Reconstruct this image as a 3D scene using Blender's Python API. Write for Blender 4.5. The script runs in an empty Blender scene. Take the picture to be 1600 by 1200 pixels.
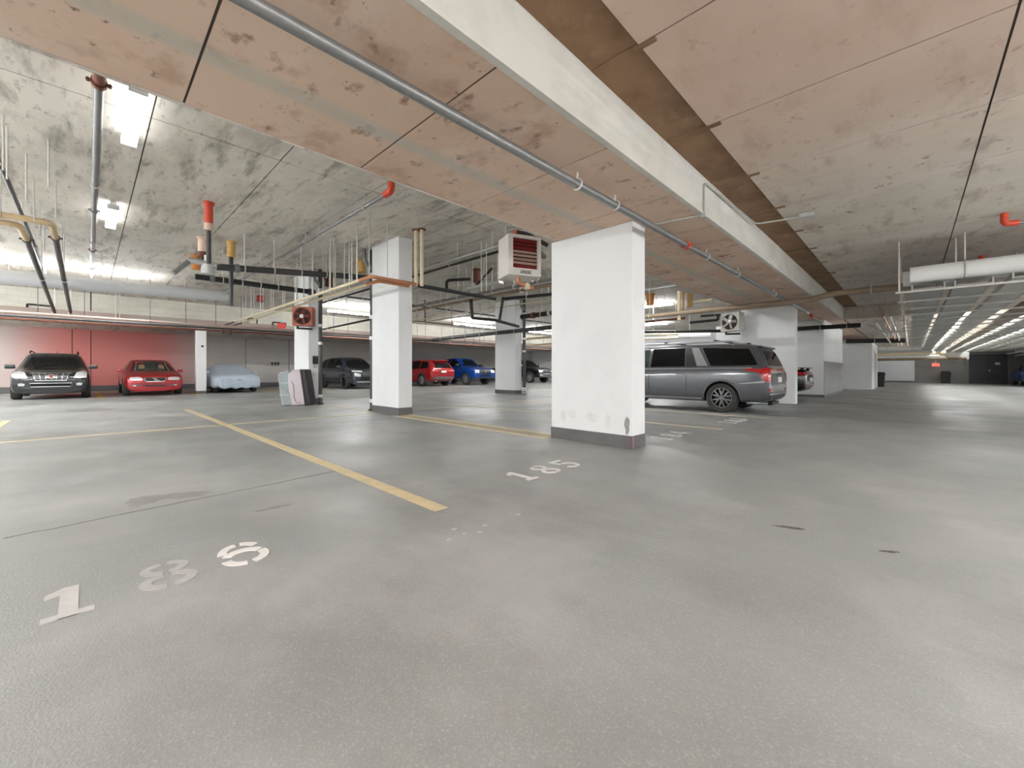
import bpy, bmesh, math, random
from mathutils import Vector, Matrix
from mathutils.bvhtree import BVHTree

# ------------------------------------------------------------------ camera, world, exposure
SC = bpy.context.scene
COL = SC.collection
F_PX, CAM_H, HORIZON = 643.0, 1.05, 579.0
YAW = math.atan2(624.0, 643.0)            # the aisle runs along +Y, the camera looks diagonally to its left
CT, ST = math.cos(YAW), math.sin(YAW)
cam_data = bpy.data.cameras.new('camera')
cam = bpy.data.objects.new('camera', cam_data)
COL.objects.link(cam)
cam_data.sensor_width = 36.0
cam_data.lens = 36.0 * F_PX / 1600.0
cam_data.shift_y = -(600.0 - HORIZON) / 1600.0
cam_data.clip_end = 300
cam.location = (0, 0, CAM_H)
cam.rotation_euler = (math.pi / 2, 0, YAW)
SC.camera = cam
W = bpy.data.worlds.new('world')
SC.world = W
W.use_nodes = True
W.node_tree.nodes['Background'].inputs[0].default_value = (0.9, 0.95, 1.0, 1)
W.node_tree.nodes['Background'].inputs[1].default_value = 0.0
SC.view_settings.view_transform = 'Standard'
SC.view_settings.look = 'None'
SC.view_settings.gamma = 1.0
SC.view_settings.use_curve_mapping = False
SC.view_settings.exposure = 0.92
LAMP = 80.0                                # strength of every fluorescent diffuser


# ------------------------------------------------------------------ helpers
def floor_pt(x, y):
    return height_pt(x, y, 0.0)


def height_pt(x, y, z):
    """world point seen at photo pixel (x, y) that stands at height z"""
    d = (z - CAM_H) * F_PX / (HORIZON - y)
    lat = d * (x - 800.0) / F_PX
    return Vector((lat * CT - d * ST, lat * ST + d * CT, z))


def onx(x, X, y=None):
    """world (X, Y, z) for pixel x on the plane X = const"""
    u = (x - 800.0) / F_PX
    d = X / (u * CT - ST)
    return Vector((X, d * (u * ST + CT), CAM_H + (HORIZON - y) / F_PX * d if y is not None else 0.0))


def ony(x, Y, y=None):
    u = (x - 800.0) / F_PX
    d = Y / (u * ST + CT)
    return Vector((d * (u * CT - ST), Y, CAM_H + (HORIZON - y) / F_PX * d if y is not None else 0.0))


def S(r, g, b):
    """sRGB 0-255 to linear"""
    f = lambda c: (c / 255.0) / 12.92 if c <= 10 else (((c / 255.0) + 0.055) / 1.055) ** 2.4
    return (f(r), f(g), f(b), 1.0)


class MB:
    """collects shapes that become ONE mesh"""
    def __init__(self):
        self.v, self.f = [], []

    def add(self, vs, fs):
        n = len(self.v)
        self.v += [tuple(p) for p in vs]
        self.f += [tuple(i + n for i in f) for f in fs]
        return self

    def box(self, x0, x1, y0, y1, z0, z1, m=None):
        vs = [Vector((x, y, z)) for x in (x0, x1) for y in (y0, y1) for z in (z0, z1)]
        if m is not None:
            vs = [m @ p for p in vs]
        return self.add(vs, [(0, 1, 3, 2), (4, 6, 7, 5), (0, 4, 5, 1), (2, 3, 7, 6), (0, 2, 6, 4), (1, 5, 7, 3)])

    def bevbox(self, x0, x1, y0, y1, z0, z1, b, m=None):
        bm = bmesh.new()
        bmesh.ops.create_cube(bm, size=1)
        for v in bm.verts:
            v.co = Vector(((x0 + x1) / 2 + v.co.x * (x1 - x0), (y0 + y1) / 2 + v.co.y * (y1 - y0), (z0 + z1) / 2 + v.co.z * (z1 - z0)))
        bmesh.ops.bevel(bm, geom=list(bm.edges), offset=b, segments=2, profile=0.6, affect='EDGES')
        bm.verts.index_update()
        vs = [(m @ v.co) if m is not None else v.co.copy() for v in bm.verts]
        self.add(vs, [[v.index for v in f.verts] for f in bm.faces])
        bm.free()
        return self

    def tube(self, path, r, n=10, cap=True):
        path = [Vector(p) for p in path]
        rings = []
        t0 = (path[1] - path[0]).normalized()
        up = Vector((0, 0, 1)) if abs(t0.z) < 0.9 else Vector((1, 0, 0))
        nrm = t0.cross(up).normalized()
        for i, p in enumerate(path):
            a = (p - path[i - 1]).normalized() if i else t0
            b = (path[i + 1] - p).normalized() if i < len(path) - 1 else a
            t = (a + b)
            t = t.normalized() if t.length > 1e-6 else a
            nrm = (nrm - t * nrm.dot(t))
            nrm = nrm.normalized() if nrm.length > 1e-6 else t.orthogonal().normalized()
            bi = t.cross(nrm)
            k = 1.0 / max(0.5, abs(t.dot(a)))
            rr = r[i] if isinstance(r, (list, tuple)) else r
            rings.append([p + (nrm * math.cos(q * 2 * math.pi / n) + bi * math.sin(q * 2 * math.pi / n)) * rr * (k if k < 1.5 else 1.5) for q in range(n)])
        vs = [q for rg in rings for q in rg]
        fs = []
        for i in range(len(path) - 1):
            for q in range(n):
                fs.append((i * n + q, i * n + (q + 1) % n, (i + 1) * n + (q + 1) % n, (i + 1) * n + q))
        if cap:
            fs.append(tuple(range(n))[::-1])
            fs.append(tuple((len(path) - 1) * n + q for q in range(n)))
        return self.add(vs, fs)

    def lathe(self, prof, n=24, m=None, loop=False):
        """prof: (radius, axial) pairs, turned about local z, then transformed by m"""
        vs, fs = [], []
        if loop or (prof[0] == prof[-1]):
            loop = True
            prof = list(prof) if prof[0] != prof[-1] else list(prof)[:-1]
        for r, z in prof:
            for q in range(n):
                a = q * 2 * math.pi / n
                p = Vector((r * math.cos(a), r * math.sin(a), z))
                vs.append(m @ p if m is not None else p)
        for i in range(len(prof) - 1):
            for q in range(n):
                fs.append((i * n + q, i * n + (q + 1) % n, (i + 1) * n + (q + 1) % n, (i + 1) * n + q))
        if loop:
            k = len(prof) - 1
            for q in range(n):
                fs.append((k * n + q, k * n + (q + 1) % n, (q + 1) % n, q))
        if prof[0][0] > 1e-5 and not loop:
            fs.append(tuple(range(n))[::-1])
        if prof[-1][0] > 1e-5 and not loop:
            fs.append(tuple((len(prof) - 1) * n + q for q in range(n)))
        return self.add(vs, fs)

    def prism(self, poly, z0, z1, m=None):
        n = len(poly)
        vs = [Vector((x, y, z0)) for x, y in poly] + [Vector((x, y, z1)) for x, y in poly]
        if m is not None:
            vs = [m @ p for p in vs]
        return self.add(vs, [tuple(range(n))[::-1], tuple(range(n, 2 * n))] + [(i, (i + 1) % n, n + (i + 1) % n, n + i) for i in range(n)])

    def mesh(self, name, mat, smooth=False):
        me = bpy.data.meshes.new(name)
        me.from_pydata(self.v, [], self.f)
        if mat is not None:
            me.materials.append(mat)
        bm = bmesh.new()
        bm.from_mesh(me)
        bmesh.ops.recalc_face_normals(bm, faces=bm.faces)
        bm.to_mesh(me)
        bm.free()
        if smooth:
            me.shade_smooth() if hasattr(me, 'shade_smooth') else None
            try:
                me.set_sharp_from_angle(angle=math.radians(42))
            except Exception:
                pass
        me.update()
        return me

    def build(self, name, mat, parent=None, smooth=False):
        return link(name, self.mesh(name, mat, smooth), parent)


def link(name, data, parent=None):
    o = bpy.data.objects.new(name, data)
    COL.objects.link(o)
    if parent is not None:
        o.parent = parent
    return o


def tag(o, label=None, cat=None, group=None, kind=None):
    if label:
        o['label'] = label
    if cat:
        o['category'] = cat
    if group:
        o['group'] = group
    if kind:
        o['kind'] = kind
    return o


def thing(name, label, cat, loc=(0, 0, 0), rz=0.0, group=None):
    o = link(name, None)
    o.location = loc
    o.rotation_euler = (0, 0, rz)
    return tag(o, label, cat, group)


def struct(o):
    o['kind'] = 'structure'
    return o


def copy_tree(o, parent=None):
    c = o.copy()
    COL.objects.link(c)
    c.parent = parent
    for ch in [q for q in o.children]:
        copy_tree(ch, c)
    return c


# ------------------------------------------------------------------ materials
MATS = {}


def mat(name, color, rough=0.6, metal=0.0, emit=None, strength=0.0, spec=0.5, coat=0.0, alpha=1.0, noise=0.06, nscale=6.0, bump=0.0, bscale=60.0):
    """principled material with a little procedural variation of its colour"""
    m = bpy.data.materials.new(name)
    m.use_nodes = True
    nt = m.node_tree
    b = nt.nodes['Principled BSDF']
    b.inputs['Roughness'].default_value = rough
    b.inputs['Metallic'].default_value = metal
    b.inputs['Specular IOR Level'].default_value = spec
    if coat:
        b.inputs['Coat Weight'].default_value = coat
        b.inputs['Coat Roughness'].default_value = 0.05
    if emit:
        b.inputs['Emission Color'].default_value = emit
        b.inputs['Emission Strength'].default_value = strength
    tc = nt.nodes.new('ShaderNodeTexCoord')
    nz = nt.nodes.new('ShaderNodeTexNoise')
    nz.inputs['Scale'].default_value = nscale
    nz.inputs['Detail'].default_value = 4
    nt.links.new(tc.outputs['Object'], nz.inputs['Vector'])
    mx = nt.nodes.new('ShaderNodeMix')
    mx.data_type = 'RGBA'
    mx.inputs['A'].default_value = tuple(c * (1 - noise * 2) for c in color[:3]) + (1,)
    mx.inputs['B'].default_value = tuple(min(1, c * (1 + noise * 2)) for c in color[:3]) + (1,)
    nt.links.new(nz.outputs['Fac'], mx.inputs['Factor'])
    nt.links.new(mx.outputs['Result'], b.inputs['Base Color'])
    if bump:
        n2 = nt.nodes.new('ShaderNodeTexNoise')
        n2.inputs['Scale'].default_value = bscale
        nt.links.new(tc.outputs['Object'], n2.inputs['Vector'])
        bp = nt.nodes.new('ShaderNodeBump')
        bp.inputs['Strength'].default_value = bump
        bp.inputs['Distance'].default_value = 0.01
        nt.links.new(n2.outputs['Fac'], bp.inputs['Height'])
        nt.links.new(bp.outputs['Normal'], b.inputs['Normal'])
    MATS[name] = m
    return m


def layered(name, base, layers, rough=0.75, bump=0.15, bscale=40.0, rvar=None, spec=0.4):
    """surface material in world space: a base colour and noise layers (colour, scale xyz, low, high, strength, detail)"""
    m = bpy.data.materials.new(name)
    m.use_nodes = True
    nt = m.node_tree
    N, L = nt.nodes.new, nt.links.new
    b = nt.nodes['Principled BSDF']
    b.inputs['Roughness'].default_value = rough
    b.inputs['Specular IOR Level'].default_value = spec
    geo = N('ShaderNodeNewGeometry')
    rgb = N('ShaderNodeRGB')
    rgb.outputs[0].default_value = base
    cur = rgb.outputs[0]
    for k, (c, sc, lo, hi, st, det) in enumerate(layers):
        mp = N('ShaderNodeMapping')
        mp.inputs['Scale'].default_value = sc
        mp.inputs['Location'].default_value = (k * 7.3, k * 3.1, k * 1.7)
        L(geo.outputs['Position'], mp.inputs['Vector'])
        nz = N('ShaderNodeTexNoise')
        nz.inputs['Scale'].default_value = 1.0
        nz.inputs['Detail'].default_value = det
        nz.inputs['Roughness'].default_value = 0.62
        L(mp.outputs['Vector'], nz.inputs['Vector'])
        mr = N('ShaderNodeMapRange')
        mr.inputs['From Min'].default_value = lo
        mr.inputs['From Max'].default_value = hi
        mr.inputs['To Max'].default_value = st
        L(nz.outputs['Fac'], mr.inputs['Value'])
        mx = N('ShaderNodeMix')
        mx.data_type = 'RGBA'
        L(mr.outputs['Result'], mx.inputs['Factor'])
        L(cur, mx.inputs['A'])
        mx.inputs['B'].default_value = c
        cur = mx.outputs['Result']
    L(cur, b.inputs['Base Color'])
    if bump:
        n2 = N('ShaderNodeTexNoise')
        n2.inputs['Scale'].default_value = bscale
        n2.inputs['Detail'].default_value = 3
        L(geo.outputs['Position'], n2.inputs['Vector'])
        bp = N('ShaderNodeBump')
        bp.inputs['Strength'].default_value = bump
        bp.inputs['Distance'].default_value = 0.01
        L(n2.outputs['Fac'], bp.inputs['Height'])
        L(bp.outputs['Normal'], b.inputs['Normal'])
    if rvar:
        n3 = N('ShaderNodeTexNoise')
        n3.inputs['Scale'].default_value = rvar[0]
        n3.inputs['Detail'].default_value = 3
        L(geo.outputs['Position'], n3.inputs['Vector'])
        mr = N('ShaderNodeMapRange')
        mr.inputs['From Min'].default_value = 0.35
        mr.inputs['From Max'].default_value = 0.65
        mr.inputs['To Min'].default_value = rvar[1]
        mr.inputs['To Max'].default_value = rvar[2]
        L(n3.outputs['Fac'], mr.inputs['Value'])
        L(mr.outputs['Result'], b.inputs['Roughness'])
    MATS[name] = m
    m['_cur'] = 0
    return m, nt, cur, b, geo


def band(nt, geo, axis, lo0, lo1, hi1, hi0):
    """1 inside [lo1, hi1] of a world axis, fading to 0 at lo0 and hi0"""
    N, L = nt.nodes.new, nt.links.new
    sp = N('ShaderNodeSeparateXYZ')
    L(geo.outputs['Position'], sp.inputs[0])
    outs = []
    for a, b_ in ((lo0, lo1), (hi0, hi1)):
        mr = N('ShaderNodeMapRange')
        mr.interpolation_type = 'SMOOTHSTEP'
        mr.inputs['From Min'].default_value = a
        mr.inputs['From Max'].default_value = b_
        L(sp.outputs[axis], mr.inputs['Value'])
        outs.append(mr.outputs['Result'])
    mu = N('ShaderNodeMath')
    mu.operation = 'MULTIPLY'
    L(outs[0], mu.inputs[0])
    L(outs[1], mu.inputs[1])
    return mu.outputs[0]


def tint(nt, cur, b, fac, color, strength):
    N, L = nt.nodes.new, nt.links.new
    mu = N('ShaderNodeMath')
    mu.operation = 'MULTIPLY'
    L(fac, mu.inputs[0])
    mu.inputs[1].default_value = strength
    mx = N('ShaderNodeMix')
    mx.data_type = 'RGBA'
    L(mu.outputs[0], mx.inputs['Factor'])
    L(cur, mx.inputs['A'])
    mx.inputs['B'].default_value = color
    L(mx.outputs['Result'], b.inputs['Base Color'])
    return mx.outputs['Result']


# floor: worn grey traffic coating
_, nt, cur, b, geo = layered('floor_coating', S(146, 149, 147), [
    (S(172, 173, 171), (0.5, 0.35, 1), 0.48, 0.66, 0.85, 6),
    (S(126, 126, 124), (0.35, 0.6, 1), 0.50, 0.68, 0.75, 7),
    (S(182, 182, 179), (120, 120, 1), 0.52, 0.70, 0.4, 3),
    (S(112, 112, 110), (140, 140, 1), 0.53, 0.72, 0.4, 3),
    (S(120, 118, 116), (1.6, 0.9, 1), 0.66, 0.78, 0.5, 8)], rough=0.42, bump=0.22, bscale=110.0, rvar=(0.8, 0.32, 0.55))
# ceilings: board marked concrete
layered('concrete_left', S(216, 208, 197), [
    (S(182, 175, 165), (0.9, 1.6, 1), 0.45, 0.7, 0.75, 7),
    (S(216, 213, 206), (0.5, 0.9, 1), 0.52, 0.72, 0.6, 5),
    (S(140, 133, 122), (1.0, 4.5, 1), 0.52, 0.68, 0.75, 8),
    (S(112, 105, 96), (4, 11, 1), 0.58, 0.70, 0.6, 9),
    (S(228, 226, 220), (1.5, 6, 1), 0.56, 0.7, 0.5, 8)], rough=0.8, bump=0.2, bscale=22)
_, nt, cur, b, geo = layered('concrete_beam', S(218, 192, 172), [
    (S(208, 176, 154), (0.7, 0.8, 1), 0.45, 0.65, 0.7, 5),
    (S(228, 208, 192), (0.8, 1.4, 1), 0.52, 0.7, 0.6, 5),
    (S(178, 144, 122), (2.2, 2.6, 1), 0.54, 0.66, 0.6, 9),
    (S(128, 92, 74), (3.2, 4.6, 1), 0.60, 0.69, 0.75, 12),
    (S(96, 68, 56), (11, 13, 1), 0.64, 0.71, 0.8, 12)], rough=0.8, bump=0.15, bscale=25)
cur = tint(nt, cur, b, band(nt, geo, 0, -3.34, -3.24, -3.18, -3.06), S(186, 188, 178), 0.6)
_, nt, cur, b, geo = layered('concrete_right', S(206, 196, 184), [
    (S(186, 174, 161), (0.8, 1.3, 1), 0.45, 0.68, 0.7, 6),
    (S(220, 214, 205), (0.6, 0.9, 1), 0.52, 0.72, 0.6, 5),
    (S(160, 146, 134), (3.4, 1.2, 1), 0.53, 0.67, 0.7, 9),
    (S(110, 88, 76), (9, 6, 1), 0.61, 0.70, 0.7, 12)], rough=0.8, bump=0.2, bscale=22)
cur = tint(nt, cur, b, band(nt, geo, 1, -9, -8, 3.5, 8.0), S(202, 168, 148), 0.65)
layered('concrete_brown', S(138, 108, 82), [(S(112, 84, 60), (2, 2, 1), 0.4, 0.65, 0.8, 6), (S(160, 134, 108), (3, 3, 1), 0.55, 0.7, 0.6, 6)], rough=0.85)
layered('concrete_pale', S(206, 203, 195), [
    (S(186, 182, 172), (1, 1.6, 2), 0.45, 0.68, 0.7, 6), (S(222, 220, 214), (1, 1, 6), 0.5, 0.7, 0.6, 5)], rough=0.75, bump=0.1, bscale=30)
layered('white_paint', S(240, 241, 242), [
    (S(230, 231, 233), (0.9, 0.9, 0.7), 0.45, 0.65, 0.6, 4), (S(188, 188, 189), (4, 4, 5), 0.66, 0.78, 0.45, 7)], rough=0.55, bump=0.05, bscale=40)
layered('plinth_paint', S(104, 103, 103), [(S(88, 87, 88), (2, 2, 4), 0.45, 0.65, 0.6, 5)], rough=0.5)
layered('grey_paint', S(150, 149, 147), [(S(134, 133, 131), (1, 1, 1), 0.45, 0.65, 0.6, 5)], rough=0.55)
layered('far_paint', S(142, 141, 137), [(S(122, 121, 117), (0.6, 0.6, 1), 0.45, 0.65, 0.6, 5)], rough=0.6)
layered('door_paint', S(78, 79, 82), [(S(66, 67, 70), (1, 1, 1), 0.45, 0.65, 0.6, 5)], rough=0.5)
# pale block wall above the parking bays: courses of blocks too small to pick apart
m, nt, cur, b, geo = layered('block_wall', S(214, 211, 200), [(S(198, 194, 180), (1, 0.8, 2.5), 0.45, 0.65, 0.7, 5)], rough=0.75, bump=0)
# bay back wall: grey, with a broad red glow behind the parked cars painted into its colour
_, nt, cur, b, geo = layered('bay_wall_painted_glow', S(204, 198, 193), [(S(188, 182, 177), (0.6, 0.5, 0.9), 0.45, 0.65, 0.6, 4)], rough=0.6)
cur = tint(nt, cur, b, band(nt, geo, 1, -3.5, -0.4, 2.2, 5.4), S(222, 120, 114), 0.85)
layered('fascia_paint', S(172, 150, 143), [(S(156, 132, 124), (0.5, 0.3, 2), 0.45, 0.65, 0.6, 4), (S(165, 158, 146), (0.2, 0.12, 1), 0.5, 0.6, 0.9, 2)], rough=0.6)
mat('joint_dark', S(70, 62, 55), 0.9)
mat('yellow_paint', S(206, 190, 150), 0.6, noise=0.12, nscale=9)
mat('yellow_bright', S(208, 176, 40), 0.6, noise=0.08, nscale=9)
mat('cream_paint', S(212, 200, 164), 0.6, noise=0.12, nscale=9)
mat('tan_band', S(172, 158, 130), 0.6, noise=0.1)
mat('number_paint', S(226, 224, 220), 0.6, noise=0.06, nscale=14)
mat('number_worn', S(190, 189, 186), 0.6, noise=0.1, nscale=14)
mat('number_faint', S(172, 172, 170), 0.6, noise=0.08, nscale=14)
mat('steel_pipe', S(138, 138, 138), 0.38, 0.55, noise=0.1, nscale=20)
mat('dark_pipe', S(72, 72, 73), 0.45, 0.35, noise=0.1, nscale=20)
mat('black_iron', S(44, 43, 42), 0.5, 0.2, noise=0.1)
mat('galvanised', S(196, 196, 194), 0.4, 0.45, noise=0.08, nscale=30)
mat('rod_zinc', S(206, 202, 194), 0.45, 0.3)
mat('tan_pipe', S(203, 178, 140), 0.55, 0.0, noise=0.08)
mat('cream_pipe', S(222, 208, 176), 0.55, noise=0.06)
mat('copper', S(196, 132, 98), 0.45, 0.35, noise=0.1)
mat('brown_pipe', S(148, 130, 108), 0.55, noise=0.1)
mat('white_pvc', S(232, 232, 230), 0.45, noise=0.02)
mat('red_fitting', S(206, 72, 44), 0.5, noise=0.1)
mat('rust_fitting', S(120, 74, 58), 0.65, 0.2, noise=0.2, nscale=30)
mat('orange_sleeve', S(206, 132, 62), 0.7, noise=0.2, nscale=25)
mat('tan_sleeve', S(214, 172, 104), 0.7, noise=0.15, nscale=25)
mat('pink_sleeve', S(214, 188, 170), 0.7, noise=0.1, nscale=25)
mat('duct_silver', S(204, 205, 208), 0.5, 0.15, noise=0.03)
mat('tray_grey', S(172, 171, 168), 0.5, 0.3, noise=0.08)
mat('tray_light', S(196, 194, 188), 0.5, 0.2, noise=0.06)
mat('lamp_housing', S(226, 228, 228), 0.5)
mat('lamp_diffuser', S(255, 255, 255), 0.5, emit=(0.97, 0.99, 1.0, 1), strength=LAMP, noise=0)
mat('lamp_diffuser_dim', S(255, 255, 255), 0.5, emit=(0.97, 0.99, 1.0, 1), strength=LAMP * 0.16, noise=0)
mat('lamp_diffuser_ceiling', S(255, 255, 255), 0.5, emit=(0.97, 0.99, 1.0, 1), strength=LAMP * 0.05, noise=0)
mat('lamp_tube', S(255, 255, 255), 0.5, emit=(0.97, 0.99, 1.0, 1), strength=LAMP * 0.9, noise=0)
mat('lamp_diffuser_mid', S(255, 255, 255), 0.5, emit=(0.97, 0.99, 1.0, 1), strength=LAMP * 0.5, noise=0)
mat('tyre', S(62, 60, 58), 0.85, noise=0.1, nscale=20)
mat('rim_dark', S(58, 58, 60), 0.3, 0.7)
mat('rim_silver', S(188, 189, 192), 0.3, 0.45)
mat('rim_van', S(112, 112, 115), 0.3, 0.5)
mat('chrome', S(222, 224, 228), 0.12, 0.95, noise=0.01)
mat('glass_dark', S(14, 16, 17), 0.06, 0.0, spec=0.4, noise=0.05)
mat('glass_green', S(52, 62, 58), 0.08, 0.0, spec=0.7, noise=0.15, nscale=2)
mat('trim_black', S(26, 26, 27), 0.45, noise=0.1)
mat('lamp_clear', S(226, 228, 230), 0.12, 0.3, spec=0.8, noise=0.2, nscale=22)
mat('lamp_red', S(186, 22, 24), 0.15, 0.0, spec=0.8, coat=0.6, noise=0.2, nscale=14)
mat('plate_white', S(226, 226, 222), 0.4)
mat('plastic_black', S(32, 32, 33), 0.5)
mat('text_dark', S(72, 62, 70), 0.5)


def joint_courses(nt, cur, b, geo):
    """faint mortar courses on the block wall"""
    N, L = nt.nodes.new, nt.links.new
    br = N('ShaderNodeTexBrick')
    br.inputs['Scale'].default_value = 1.0
    br.inputs['Mortar Size'].default_value = 0.006
    br.inputs['Brick Width'].default_value = 0.6
    br.inputs['Row Height'].default_value = 0.24
    br.inputs['Color1'].default_value = (1, 1, 1, 1)
    br.inputs['Color2'].default_value = (0.94, 0.94, 0.93, 1)
    br.inputs['Mortar'].default_value = (0.8, 0.78, 0.74, 1)
    mp = N('ShaderNodeMapping')
    mp.inputs['Rotation'].default_value = (0, 0, 0)
    sp, cb = N('ShaderNodeSeparateXYZ'), N('ShaderNodeCombineXYZ')
    L(geo.outputs['Position'], sp.inputs[0])
    L(sp.outputs[1], cb.inputs[0])
    L(sp.outputs[2], cb.inputs[1])
    L(cb.outputs[0], br.inputs['Vector'])
    mx = N('ShaderNodeMix')
    mx.data_type = 'RGBA'
    mx.blend_type = 'MULTIPLY'
    mx.inputs['Factor'].default_value = 1.0
    L(cur, mx.inputs['A'])
    L(br.outputs['Color'], mx.inputs['B'])
    L(mx.outputs['Result'], b.inputs['Base Color'])


_nt = MATS['block_wall'].node_tree
_b = _nt.nodes['Principled BSDF']
_geo = [n for n in _nt.nodes if n.bl_idname == 'ShaderNodeNewGeometry'][0]
joint_courses(_nt, _b.inputs['Base Color'].links[0].from_socket, _b, _geo)
M = MATS

# ================================================================== THE SETTING
Z_A, Z_B, Z_C = 3.05, 4.20, 3.50          # undersides: wide beam, left bays' ceiling, right ceiling
XA0, XA1 = -3.92, -1.90                   # the wide beam between the two ceilings
Y0, YB, YF = -8.0, 34.0, 50.0             # back wall, end of the left hall, far wall
XL, XR = -30.0, 8.0
XF = -24.0                                # front line of the parking bays
YX = 20.6                                 # where the right ceiling steps down

floor = struct(MB().box(XL, XR, Y0, YF, -0.2, 0.0).build('floor', M['floor_coating']))


def ceiling(name, material, x0, x1, y0, y1, z, xs, ys, seed, gap=0.016):
    """a slab whose formwork panels stand proud of the dark joints"""
    base = struct(MB().box(x0, x1, y0, y1, z + 0.012, z + 0.25).build(name, M['joint_dark']))
    rnd = random.Random(seed)
    xs = [x0] + [x for x in xs if x0 + 0.05 < x < x1 - 0.05] + [x1]
    ys = [y0] + [y for y in ys if y0 + 0.05 < y < y1 - 0.05] + [y1]
    cache = {}
    for i in range(len(xs) - 1):
        for j in range(len(ys) - 1):
            w, h = xs[i + 1] - xs[i] - gap, ys[j + 1] - ys[j] - gap
            key = (round(w, 3), round(h, 3))
            if key not in cache:
                cache[key] = MB().box(-w / 2, w / 2, -h / 2, h / 2, 0, 0.03).mesh('panel', M[material])
            p = link('panel', cache[key], base)
            p.location = ((xs[i] + xs[i + 1]) / 2, (ys[j] + ys[j + 1]) / 2, z + rnd.uniform(-0.002, 0.005))
    return base


ceiling('ceiling_left', 'concrete_left', XF, XA0, Y0, YB, Z_B, [-23.0, -19.7, -16.4, -13.1, -10.05, -6.8], [0.55 + 1.465 * k for k in range(-6, 24)], 1)
ceiling('ceiling_right', 'concrete_right', XA1 + 0.42, XR, Y0, YX, Z_C, [0.52, 4.0], [4.33 + 1.44 * k for k in range(-9, 12)], 2)
ceiling('ceiling_strip', 'concrete_brown', XA1, XA1 + 0.42, Y0, YX, Z_C + 0.02, [], [4.33 + 1.44 * k for k in range(-9, 12)], 3, 0.006)
ceiling('ceiling_beam', 'concrete_beam', XA0, XA1 - 0.03, Y0, YF, Z_A, [], [0.5 + 1.38 * k for k in range(-6, 40)], 4)
ceiling('ceiling_far', 'concrete_right', XA1, XR, YX, YF, Z_A, [0.52, 4.0], [YX + 2.4 * k for k in range(1, 13)], 5)
ceiling('ceiling_bays', 'concrete_left', XL, XF - 0.3, Y0, YB, 3.12, [], [Y0 + 3.0 * k for k in range(1, 14)], 6)
# side faces of the wide beam and of the step in the right ceiling
struct(MB().box(XA1 - 0.03, XA1, Y0, YX, Z_A - 0.012, Z_C + 0.05).box(XA1 - 0.05, XA1 + 0.008, Y0, YX, Z_A - 0.014, Z_A + 0.03).build('trim_1', M['concrete_pale']))
struct(MB().box(XA0 - 0.02, XA0, Y0, YB, Z_A - 0.004, Z_B + 0.1).build('trim_2', M['concrete_left']))
struct(MB().box(XA1, XR, YX - 0.02, YX, Z_A - 0.005, Z_C + 0.1).build('trim_3', M['concrete_right']))
# form tabs left along the brown strip
for k in range(8):
    o = MB().box(-0.07, 0.11, -0.022, 0.022, -0.012, 0.03).build('form_tab', M['concrete_brown'], bpy.data.objects['ceiling_strip'])
    o.location = (XA1 + 0.44, 4.33 + 1.44 * (k - 1) + 0.02, Z_C)

# walls
struct(MB().box(XL - 0.2, XL, Y0, YB, 0, 3.4).build('wall_left', M['bay_wall_painted_glow']))
struct(MB().box(XL, XL + 0.03, Y0, YB, 0, 0.28).build('baseboard_left', M['plinth_paint']))
struct(MB().box(XL - 0.2, XR + 0.2, Y0 - 0.2, Y0, 0, 4.5).build('wall_back', M['white_paint']))
struct(MB().box(XR, XR + 0.2, Y0, YF, 0, 3.8).build('wall_right', M['white_paint']))
struct(MB().box(XL, -6.0, YB, YB + 0.2, 0, 4.5).build('wall_left_end', M['white_paint']))
struct(MB().box(-6.2, -6.0, 26.0, YB, 0, 4.5).build('wall_left_side', M['white_paint']))
wf = struct(MB().box(-6.0, XR, YF, YF + 0.2, 0, 3.4).build('wall_far', M['far_paint']))
struct(MB().box(XF - 0.3, XF, Y0, YB, 3.42, Z_B + 0.1).build('wall_upper', M['block_wall']))
# painted beam over the bays, with its lower lip
struct(MB().box(XF - 0.34, XF + 0.06, Y0, YB, 3.22, 3.44).build('trim_4', M['fascia_paint']))
struct(MB().box(XF - 0.3, XF - 0.02, Y0, YB, 3.02, 3.16).build('trim_5', M['fascia_paint']))
# vertical panel joints on the bay wall
for y in (-0.55, 0.1, 4.4, 6.9, 9.4):
    MB().box(XL, XL + 0.012, y - 0.012, y + 0.012, 0.28, 3.1).build('panel_joint', M['joint_dark'], bpy.data.objects['wall_left'])

# stair core along the aisle: white block with a grey painted dado on the aisle side
core = struct(MB().box(-6.4, -2.45, 20.0, 26.0, 0, Z_A).build('wall_core', M['white_paint']))
MB().box(-2.45, -2.435, 20.0, 26.0, 0, 1.42).build('dado', M['grey_paint'], core)
MB().box(-6.4, -2.43, 19.98, 26.0, 0, 0.1).build('plinth', M['plinth_paint'], core)
core2 = struct(MB().box(-6.0, -3.0, 26.0, 30.0, 0, Z_A).build('wall_recess', M['white_paint']))
MB().box(-6.0, -2.985, 26.0, 30.0, 0, 1.42).build('dado', M['grey_paint'], core2)
core3 = struct(MB().box(-6.0, -1.55, 30.0, 35.0, 0, 2.62).build('wall_room', M['white_paint']))
dr = struct(MB().box(-1.55, -1.52, 31.6, 32.9, 0, 2.05).build('door_1', M['grey_paint']))
MB().box(-1.52, -1.49, 31.75, 31.82, 0.98, 1.06).build('door_handle', M['galvanised'], dr)
MB().box(-1.56, -1.50, 31.5, 31.6, 0, 2.15).box(-1.56, -1.50, 32.9, 33.0, 0, 2.15).box(-1.56, -1.50, 31.5, 33.0, 2.05, 2.15).build('door_frame', M['white_paint'], dr)
struct(MB().box(-6.0, -2.2, 35.0, YF, 0, Z_A).build('wall_aisle', M['white_paint']))
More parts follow.
